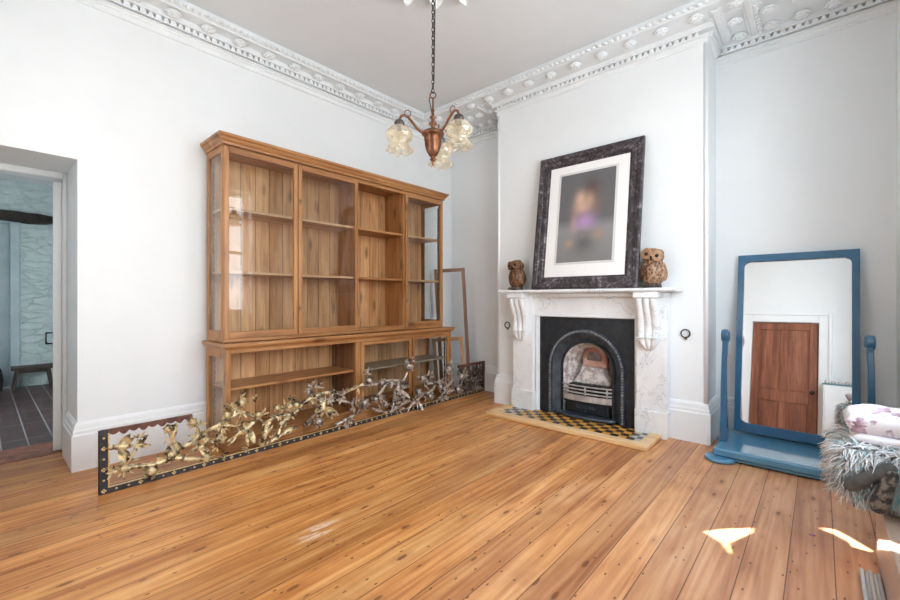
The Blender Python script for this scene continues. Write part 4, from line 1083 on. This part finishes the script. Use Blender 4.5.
for x, y, s in ((110, 212, .052), (35, 268, .05), (155, 335, .056), (335, 262, .07), (352, 165, .062), (515, 108, .075), (500, 185, .065), (470, 250, .06), (610, 232, .06), (680, 118, .075), (690, 182, .065), (735, 150, .06), (575, 155, .06), (385, 240, .05), (640, 175, .05), (560, 215, .055), (720, 205, .06), (425, 262, .05)): blossom(pf(A5, x, y), s, TN if x > 60 else G)
# leaf sprays along the branches, a few more at the crowns
for C in allpts:
    gold = C[0].y < 1.75; n2 = max(2, int(len(C)/8))
    for i in range(n2):
        c = C[min(len(C)-1, int((i+.6)*len(C)/n2))]; s = .048+.016*min(1, c.y/3)
        spray((FX+.012, c.y+random.uniform(-.02, .02), max(.07, c.z+random.uniform(-.012, .022))), s*random.uniform(.9, 1.3), random.choice((3, 4, 5)), G if gold else TN)
for x, y, b_ in ((560, 205, .3), (600, 208, .3), (525, 235, 2.4), (640, 262, .6), (740, 212, 1.2), (480, 372, 3.6), (500, 400, 5), (420, 300, 1.2), (205, 345, 1.4), (118, 462, 2.8), (590, 382, 3)): spray(pf(A4, x, y), .05, 4, G, b_)
for x, y, b_ in ((20, 275, 2), (130, 190, 1.2), (350, 140, 1.5), (300, 270, 2.8), (520, 90, 1.5), (600, 150, .8), (690, 105, 1.4), (400, 240, .5), (270, 345, 5), (480, 285, 4.5), (745, 140, 1.), (660, 250, 4.8)): spray(pf(A5, x, y), .075, 5, TN if x > 60 else G, b_)
bird(pf(A4, 150, 372), PI-.15, .095, G); bird(pf(A4, 325, 330), 1.3, .085, G, False); bird(pf(A4, 425, 372), PI+.3, .08, G); bird(pf(A4, 575, 315), .5, .12, G)
bird(pf(A5, 165, 285), 1.25, .13, G); bird(pf(A5, 25, 372), .25, .10, G, False); bird(pf(A5, 240, 225), -.6, .09, TN); bird(pf(A5, 470, 215), 1.2, .13, TN); bird(pf(A5, 545, 250), .5, .13, TN); bird(pf(A5, 655, 195), -.9, .14, TN)

# ------------------------------------------------------------------ window seat with throw, quilt, pillow and shoes; strip and petal on the floor
SX = 4.072
st = thing('window_seat', 'pale beige panelled window seat under the window at the right edge', 'seat', (4.18, 1.75, 0))
part('front_panel', M['seat_paint'], ((SX, .70, 0), (SX+.02, 2.81, .285)), parent=st, bevel=.003)
part('end_panel', M['seat_paint'], ((SX+.02, 2.79, 0), (XR-.001, 2.81, .285)), ((SX+.02, .70, 0), (XR-.001, .72, .285)), parent=st, bevel=.003)
part('seat_top', M['seat_paint'], ((SX-.004, .69, .285), (XR-.001, 2.815, .305)), parent=st, bevel=.004)
def soft_slab(x0, x1, y0, y1, z0, z1, nx, ny, amp, seed, droop=0, crown=.5):
    """rounded, rumpled slab"""
    random.seed(seed); m = MB(); ph_ = [random.uniform(0, 6) for _ in range(6)]
    def top(u, v): 
        e = (1-abs(2*u-1)**4)*(1-abs(2*v-1)**4)
        return e**.5 if e > 0 else 0
    T_, B_ = [], []
    for i in range(nx+1):
        a, b = [], []
        for j in range(ny+1):
            u, v = i/nx, j/ny; e = top(u, v); x = x0+(x1-x0)*u; y = y0+(y1-y0)*v
            w = amp*(math.sin(7*u+ph_[0]+5*v)+math.sin(11*v+ph_[1]-4*u)+.5*math.sin(19*v+13*u+ph_[2]))
            zm = (z0+z1)/2; dz = -droop*max(0, 1-u*4)
            a.append(m.bm.verts.new((x, y, zm+(z1-zm)*(crown*e+(1-crown)*min(1, e*3))+w*e+dz))); b.append(m.bm.verts.new((x, y, zm-(zm-z0)*min(1, e*2.5)+dz)))
        T_.append(a); B_.append(b)
    for i in range(nx):
        for j in range(ny):
            m.bm.faces.new((T_[i][j], T_[i+1][j], T_[i+1][j+1], T_[i][j+1])); m.bm.faces.new((B_[i][j], B_[i][j+1], B_[i+1][j+1], B_[i+1][j]))
    bmesh.ops.remove_doubles(m.bm, verts=m.bm.verts, dist=.0005)
    ed = [e for e in m.bm.edges if len(e.link_faces) == 1]
    try: bmesh.ops.bridge_loops(m.bm, edges=ed)
    except Exception: pass
    return m
TH = thing('fur_throw', 'shaggy grey and aqua fur throw heaped over the window seat edge', 'throw', (4.08, 2.6, .36))
soft_slab(3.955, 4.275, 2.47, 2.83, .307, .575, 12, 16, .008, 3).build('backing', M['fur_base'], TH, smooth=True)
fm = {'fur_white': MB(), 'fur_grey': MB(), 'fur_aqua': MB()}
random.seed(33)
for k in range(5200):
    side = random.random(); g = random.random()
    if side < .42:     # edge towards the room
        p = Vector((3.965+random.uniform(-.01, .03), random.uniform(2.47, 2.82), random.uniform(.40, .56))); d = Vector((-1, random.uniform(-.7, .4), random.uniform(-.8, .3)))
    elif side < .74:   # near end
        p = Vector((random.uniform(3.96, 4.27), 2.485, random.uniform(.38, .56))); d = Vector((random.uniform(-.8, .3), -1.0, random.uniform(-.7, .3)))
    elif side < .82:   # far end
        p = Vector((random.uniform(3.95, 4.2), 2.815, random.uniform(.37, .54))); d = Vector((random.uniform(-.7, .3), 1.0, random.uniform(-.7, .3)))
    else:              # top
        p = Vector((random.uniform(3.97, 4.25), random.uniform(2.48, 2.8), .565)); d = Vector((random.uniform(-1.2, .4), random.uniform(-1, .6), random.uniform(.10, .4)))
    d.normalize(); L = random.uniform(.045, .085); w = random.uniform(.003, .006)
    q = Vector((random.uniform(-.5, .5), random.uniform(-.4, .4), -.9 if side < .82 else -.5))
    pts = [p, p+d*L*.4, p+d*L*.75+q*L*.15, p+d*L+q*L*.45]
    lim = .70 if (p.x > 4.02 and p.y < 2.6 and p.z < .53) else .06
    key = 'fur_aqua' if g < lim else ('fur_grey' if g > (.66 if p.z < .46 else .92) else 'fur_white')
    fm[key].tube(pts, [w, w, w*.7, w*.12], 3, caps=False)
for kk, lab in (('fur_white', 'white pile'), ('fur_grey', 'grey pile'), ('fur_aqua', 'aqua pile')):
    o = fm[kk].build('pile', M[kk], TH, smooth=True, label=lab); o['kind'] = 'stuff'
q = soft_slab(3.975, 4.285, 2.50, 2.80, .578, .622, 10, 18, .004, 8).build('quilt', M['quilt'], None, smooth=True); tag(q, 'thin pale quilt folded on top of the fur throw', 'quilt')
q = soft_slab(3.955, 4.285, 2.52, 2.79, .620, .705, 14, 20, .006, 4, crown=.7).build('pillow', M['pillow'], None, smooth=True); tag(q, 'white pillow with plum flower print on top of the quilt', 'pillow')
def shoe(label, toe, heel, w, mat, roll):
    toe = Vector(toe); heel = Vector(heel); d = (toe-heel); L = d.length; d.normalize()
    o = thing('shoe', label, 'shoe', heel, 'shoes under the throw')
    up = Vector((0, -.35, 1)); up = (Matrix.Rotation(roll, 3, d) @ up); up = (up-d*up.dot(d)).normalized(); sd = d.cross(up)
    m = MB(); sl = MB(); rows = []; srows = []
    prof_ = [(0, .62, .62), (.12, .78, .85), (.35, .80, .95), (.6, .95, .85), (.8, 1.0, .68), (.93, .78, .5), (1.0, .38, .3)]
    for t, wf, hf in prof_:
        c = heel+d*(L*t); row = []
        for i in range(14):
            a = 2*PI*i/14; row.append(m.bm.verts.new(c+sd*math.cos(a)*w*.5*wf+up*(max(-.3, math.sin(a))*w*.5*hf)))
        rows.append(row)
        srows.append([sl.bm.verts.new(c+sd*x_*w*.54*wf+up*z_*w) for x_, z_ in ((-1, -.12), (1, -.12), (1, -.28), (-1, -.28))])
    for i in range(len(rows)-1):
        for j in range(14): m.bm.faces.new((rows[i][j], rows[i][(j+1) % 14], rows[i+1][(j+1) % 14], rows[i+1][j]))
        for j in range(4): sl.bm.faces.new((srows[i][j], srows[i][(j+1) % 4], srows[i+1][(j+1) % 4], srows[i+1][j]))
    m.bm.faces.new(rows[0]); m.bm.faces.new(rows[-1]); sl.bm.faces.new(srows[0]); sl.bm.faces.new(srows[-1])
    m.build('upper', mat, o, smooth=True, subsurf=1)
    s = sl.build('sole', M['sole'], o, bevel=.004)
    tr = MB()
    for i in range(6):
        c = heel+d*(L*(.28+.11*i))-up*w*.285; ww = w*.40
        tr.tube([c-sd*ww, c+sd*ww], .004, 5)
    tr.build('tread', M['shoe'], s)
    return o, heel+d*(L*.45)+up*w*.42
s1, tg = shoe('dark grey shoe with ridged sole sticking out sideways under the throw', at(845, 488, 'y', 2.41), at(896, 466, 'y', 2.43), .064, M['shoe'], -1.25)
s2, _ = shoe('dark patterned shoe with its toe hanging down below the throw', at(876, 513, 'y', 2.37), at(893, 470, 'y', 2.42), .062, M['shoe_camo'], -.4)
# grey ribbed strip on the floor
gs = MB(); p0 = at(875, 578, 'z', .0)
GX = 4.034; 
gs.prism([(GX-.030, .001), (GX-.030, .022), (GX-.018, .026), (GX-.014, .016), (GX-.006, .016), (GX-.002, .028), (GX+.008, .028), (GX+.012, .016), (GX+.020, .016), (GX+.024, .026), (GX+.034, .024), (GX+.034, .001)], 'y', 1.2, p0.y)
tag(gs.build('metal_strip', M['steel'], bevel=.001), 'grey ribbed metal strip lying on the floor beside the window seat', 'metal strip')
p = at(813, 536, 'z', 0)
pt = MB(); pt.leaf((p.x-.008, p.y, .003), (1, .3, 0), (0, 0, 1), .018, .012, .2); tag(pt.build('petal', M['purple']), 'tiny purple petal lying on the floorboards', 'petal')

# ------------------------------------------------------------------ white cupboard at the back, seen in the mirror
wc = thing('cupboard', 'white cupboard beside the brown door, reflected in the mirror', 'cupboard', (3.95, -.22, 0))
part('body', M['trim'], ((3.60, YB+.045, 0), (XR-.001, -.10, 1.12)), parent=wc)
part('top', M['teal'], ((3.59, YB+.045, 1.12), (XR-.001, -.09, 1.14)), parent=wc)
part('door', M['trim'], ((3.62, -.10, .08), (3.93, -.088, 1.09)), ((3.945, -.10, .08), (XR-.02, -.088, 1.09)), parent=wc)
for i in range(9):
    x = 3.64+.075*i; q = MB(); q.lathe([(.001, -.05), (.018, -.045), (.028, -.02), (.03, 0), (.026, .02), (.014, .042), (.001, .048)], n=14, mtx=Matrix.Translation((x, -.20, 1.17)) @ Matrix.Rotation(PI/2, 4, 'X'))
    tag(q.build('seashell', M['shell'], smooth=True, origin=(x, -.20, 1.14)), 'rounded shell in the row on the white cupboard', 'shell', 'shells on the white cupboard')

# ------------------------------------------------------------------ hallway beyond the doorway
HX0, HX1 = -4.30, -.62
S('floor_hall', M['tile'], ((HX0-.2, -1.2, -.06), (HX1, 2.0, -.002)))
dz0 = at(17, 300, 'x', HX0).y; dy0 = dz0-.95
S('wall_hall_far', M['stone'], ((HX0-.3, dz0-.06, 0), (HX0, 2.2, 2.8)), ((HX0-.3, -1.4, 2.26), (HX0, dz0-.06, 2.8)))
S('hall_sun_stop', M['wall'], ((HX0-.5, -1.4, 0), (HX0-.3, 2.2, 2.9)))  # unseen slab added to stop sun leaking in behind the hall door
S('wall_hall_near', M['stone'], ((HX0, 2.0, 0), (-2.9, 2.2, 2.8)), ((-1.2, 2.0, 0), (HX1, 2.2, 2.8)), ((-2.9, 2.0, 0), (-1.2, 2.2, 1.1)), ((-2.9, 2.0, 2.2), (-1.2, 2.2, 2.8)))
S('wall_hall_end', M['wall'], ((HX0-.3, -1.4, 0), (HX1, -1.2, 2.8)))
S('ceiling_hall', M['ceil'], ((HX0-.3, -1.4, 2.8), (HX1, 2.2, 2.9)))
sash_window('window_3', 'x', -2.9, -1.2, 1.1, 2.2, 2.06, 2)
d2 = S('door_2', M['hall_door'], ((HX0-.12, dy0, .01), (HX0-.06, dz0-.07, 2.24)), bevel=.004)
part('door_panel', M['hall_door'], ((HX0-.06, dy0+.12, .2), (HX0-.05, dz0-.2, 1.0)), ((HX0-.06, dy0+.12, 1.15), (HX0-.05, dz0-.2, 2.1)), parent=d2)
S('trim_9', M['hall_door'], ((HX0-.07, dz0-.07, 0), (HX0+.03, dz0+.03, 2.30)), ((HX0-.07, dy0-.1, 2.22), (HX0+.03, dz0+.03, 2.32)), bevel=.01)
bt = [at(x, y, 'x', HX0+.1) for x, y in ((-40, 203), (56, 214))]
m = MB(); zc = (bt[0].z+bt[1].z)/2-.09
rows = []
random.seed(2)
for i in range(15):
    y = bt[0].y-.4+(bt[1].y-bt[0].y+.4)*i/14; e = random.uniform(-.012, .012); h_ = .075 if i < 13 else (.065 if i == 13 else .045)
    rows.append([m.bm.verts.new((x, y, zc+e+zz)) for x, zz in ((HX0-.02, -h_), (HX0+.10, -h_+.012), (HX0+.13, -.02), (HX0+.12, h_-.02), (HX0+.05, h_), (HX0-.02, h_))])
for i in range(14):
    for j in range(6): m.bm.faces.new((rows[i][j], rows[i][(j+1) % 6], rows[i+1][(j+1) % 6], rows[i+1][j]))
m.bm.faces.new(rows[0]); m.bm.faces.new(rows[-1])
struct(m.build('trim_10', M['beam']))
# door frame in the thick wall, door standing open edge-on
S('trim_11', M['trim'], ((-.66, DY-.024, 0), (-.52, DY-.001, DZ)), ((-.66, YB-.2, DZ-.05), (-.52, DY-.024, DZ-.001)), bevel=.006)
S('trim_12', M['door_wood'], ((-.95, YB-.2, -.01), (-.56, DY-.026, .005)))  # threshold, widened so its red stands in for the light on the tiles
d3 = MB(); d3.box((-.72, -.05, .012), (0, .0, DZ-.06)); dd = struct(d3.build('door_3', M['trim'], bevel=.004)); dd.location = (-.60, DY-.026, 0); dd.rotation_euler = (0, 0, -.085)
hd = MB(); hd.lathe([(.01, 0), (.008, .04), (.022, .05), (.02, .07), (.003, .075)], n=10, mtx=Matrix.Translation((-.66, .0, 1.0)) @ Matrix.Rotation(-PI/2, 4, 'X')); hd.build('door_handle', M['brass'], dd, smooth=True, local=True)
# bench and small things
b0_ = at(11, 385, 'z', 0); b1_ = at(54, 386, 'z', 0)
bX = -3.98; by0 = at(11, 365, 'x', bX).y; by1 = at(54, 365, 'x', bX).y
be = thing('bench', 'low dark wooden bench against the far hallway wall', 'bench', (bX, (by0+by1)/2, 0))
part('seat', M['bench'], ((bX-.14, by0, .27), (bX+.10, by1, .31)), parent=be, bevel=.006)
for sy, ey in ((by0+.06, by0+.02), (by1-.06, by1-.02)):
    for xx in (-.11, .07): MB().tube([(bX+xx, sy, .275), (bX+xx*1.15, ey, 0)], [.02, .015], 8).build('leg', M['bench'], be)
part('apron', M['bench'], ((bX-.10, by0+.07, .225), (bX+.06, by1-.07, .27)), parent=be)
pp = at(50, 338, 'x', HX0)
pc = thing('small_picture', 'small dark square picture on the stone hallway wall', 'picture', (HX0, pp.y, pp.z))
part('frame', M['gloss_dark'], ((HX0-.0, pp.y-.05, pp.z-.085), (HX0+.03, pp.y+.07, pp.z+.085)), parent=pc)
part('print', M['hall_door'], ((HX0+.03, pp.y-.035, pp.z-.065), (HX0+.034, pp.y+.055, pp.z+.065)), parent=pc)
jb = at(-9, 362, 'x', -3.9)
m = MB(); m.lathe([(.09, 0), (.12, .04), (.13, .16), (.11, .30), (.07, .38), (.03, .42)], (-3.9, jb.y-.02, 0), 18)
tag(m.build('bag', M['cloth_black'], smooth=True), 'black bag on the hallway floor left of the bench', 'bag')

# ------------------------------------------------------------------ unseen sheet added at the back window, gaps cut to shape the sun patches
SUN = Vector((.40, .55, -.32))
def back(p):
    t = (p.y-(YB-.05))/SUN.y; q = p-SUN*t; return (q.x, q.z)
h1 = [back(at(x, y, 'z', 0)) for x, y in ((704, 532), (722, 529.5), (753, 528.5), (752, 533), (729, 543.5), (729.5, 547), (731, 555), (727, 550), (722, 543))]
h2 = [back(at(x, y, 'z', 0)) for x, y in ((819, 528), (834, 530), (852, 539.5), (873, 552.5), (853, 547), (851, 543), (836, 535))]
h3 = [back(at(x, y, 'x', SX)) for x, y in ((878, 541), (898, 544), (898, 551), (878, 549))]
bl = [(BW[0]-.05, BW[2]-.02), (BW[1]+.05, BW[2]-.02), (BW[1]+.05, BW[3]+.05), (BW[0]-.05, BW[3]+.05)]
def ccw(p):
    a = sum(p[i][0]*p[(i+1) % len(p)][1]-p[(i+1) % len(p)][0]*p[i][1] for i in range(len(p))); return p if a > 0 else p[::-1]
m = MB(); loops = [ccw(bl), ccw(h1)[::-1], ccw(h2)[::-1], ccw(h3)[::-1]]
flat = [q for lp in loops for q in lp]; yb_ = YB-.045
vs = [m.bm.verts.new((x, yb_, z)) for x, z in flat]
for t in geometry.tessellate_polygon([[Vector((x, z, 0)) for x, z in lp] for lp in loops]):
    try: m.bm.faces.new([vs[i] for i in t])
    except ValueError: pass
bo = m.build('added_sun_mask', M['sun_mask']); tag(bo, 'unseen white sheet added over the window behind the camera to shape the sun', 'sun_mask')
w_ = MB(); w_.tube([(BW[0]-.06, yb_, BW[3]+.07), (BW[1]+.06, yb_, BW[3]+.07)], .028, 12); w_.build('sun_mask_rod', M['trim'], bo, smooth=True)

# ------------------------------------------------------------------ light
sd_ = bpy.data.lights.new('sun', 'SUN'); sd_.energy = 60; sd_.angle = .004; sd_.color = (1, .97, .93)
so = bpy.data.objects.new('sun', sd_); COL.objects.link(so); so.rotation_euler = SUN.to_track_quat('-Z', 'Y').to_euler(); so.location = (0, -6, 6)
w = bpy.data.worlds.new('world'); SC.world = w; w.use_nodes = True
nt = w.node_tree; nt.nodes.clear(); n = N(nt)
tc = n.node('ShaderNodeTexCoord'); sp = n.node('ShaderNodeSeparateXYZ', ins={0: tc.outputs['Generated']})
skyc = n.ramp(n.math('ADD', n.math('MULTIPLY', sp.outputs[2], .5), .5), [(.0, (.74, .76, .78)), (.48, (.80, .82, .84)), (.52, (.92, .96, 1.0)), (1.0, (.66, .81, 1.0))])
bg = n.node('ShaderNodeBackground', ins={0: skyc, 1: 7.6}); wo = n.node('ShaderNodeOutputWorld'); nt.links.new(bg.outputs[0], wo.inputs[0])
def portal(loc, rot, sx, sy):
    l = bpy.data.lights.new('daylight_portal', 'AREA'); l.shape = 'RECTANGLE'; l.size = sx; l.size_y = sy; l.cycles.is_portal = True
    o = bpy.data.objects.new('daylight_portal', l); COL.objects.link(o); o.location = loc; o.rotation_euler = rot
portal((XR+.33, (RW[0]+RW[1])/2, (RW[2]+RW[3])/2), (0, PI/2, 0), RW[3]-RW[2], RW[1]-RW[0])
portal(((BW[0]+BW[1])/2, YB-.29, (BW[2]+BW[3])/2), (PI/2, 0, 0), BW[1]-BW[0], BW[3]-BW[2])
portal((-2.05, 2.19, 1.65), (-PI/2, 0, 0), 1.7, 1.1)

vs_ = SC.view_settings
SC.display_settings.display_device = 'sRGB'
vs_.view_transform = 'Standard'; vs_.look = 'None'; vs_.gamma = 1.0; vs_.use_curve_mapping = False; vs_.exposure = 0.46
cy = SC.cycles
cy.use_denoising = True
cy.max_bounces = 12; cy.diffuse_bounces = 6; cy.glossy_bounces = 5; cy.transmission_bounces = 6; cy.transparent_max_bounces = 24
cy.sample_clamp_indirect = 6; cy.caustics_reflective = False; cy.caustics_refractive = False
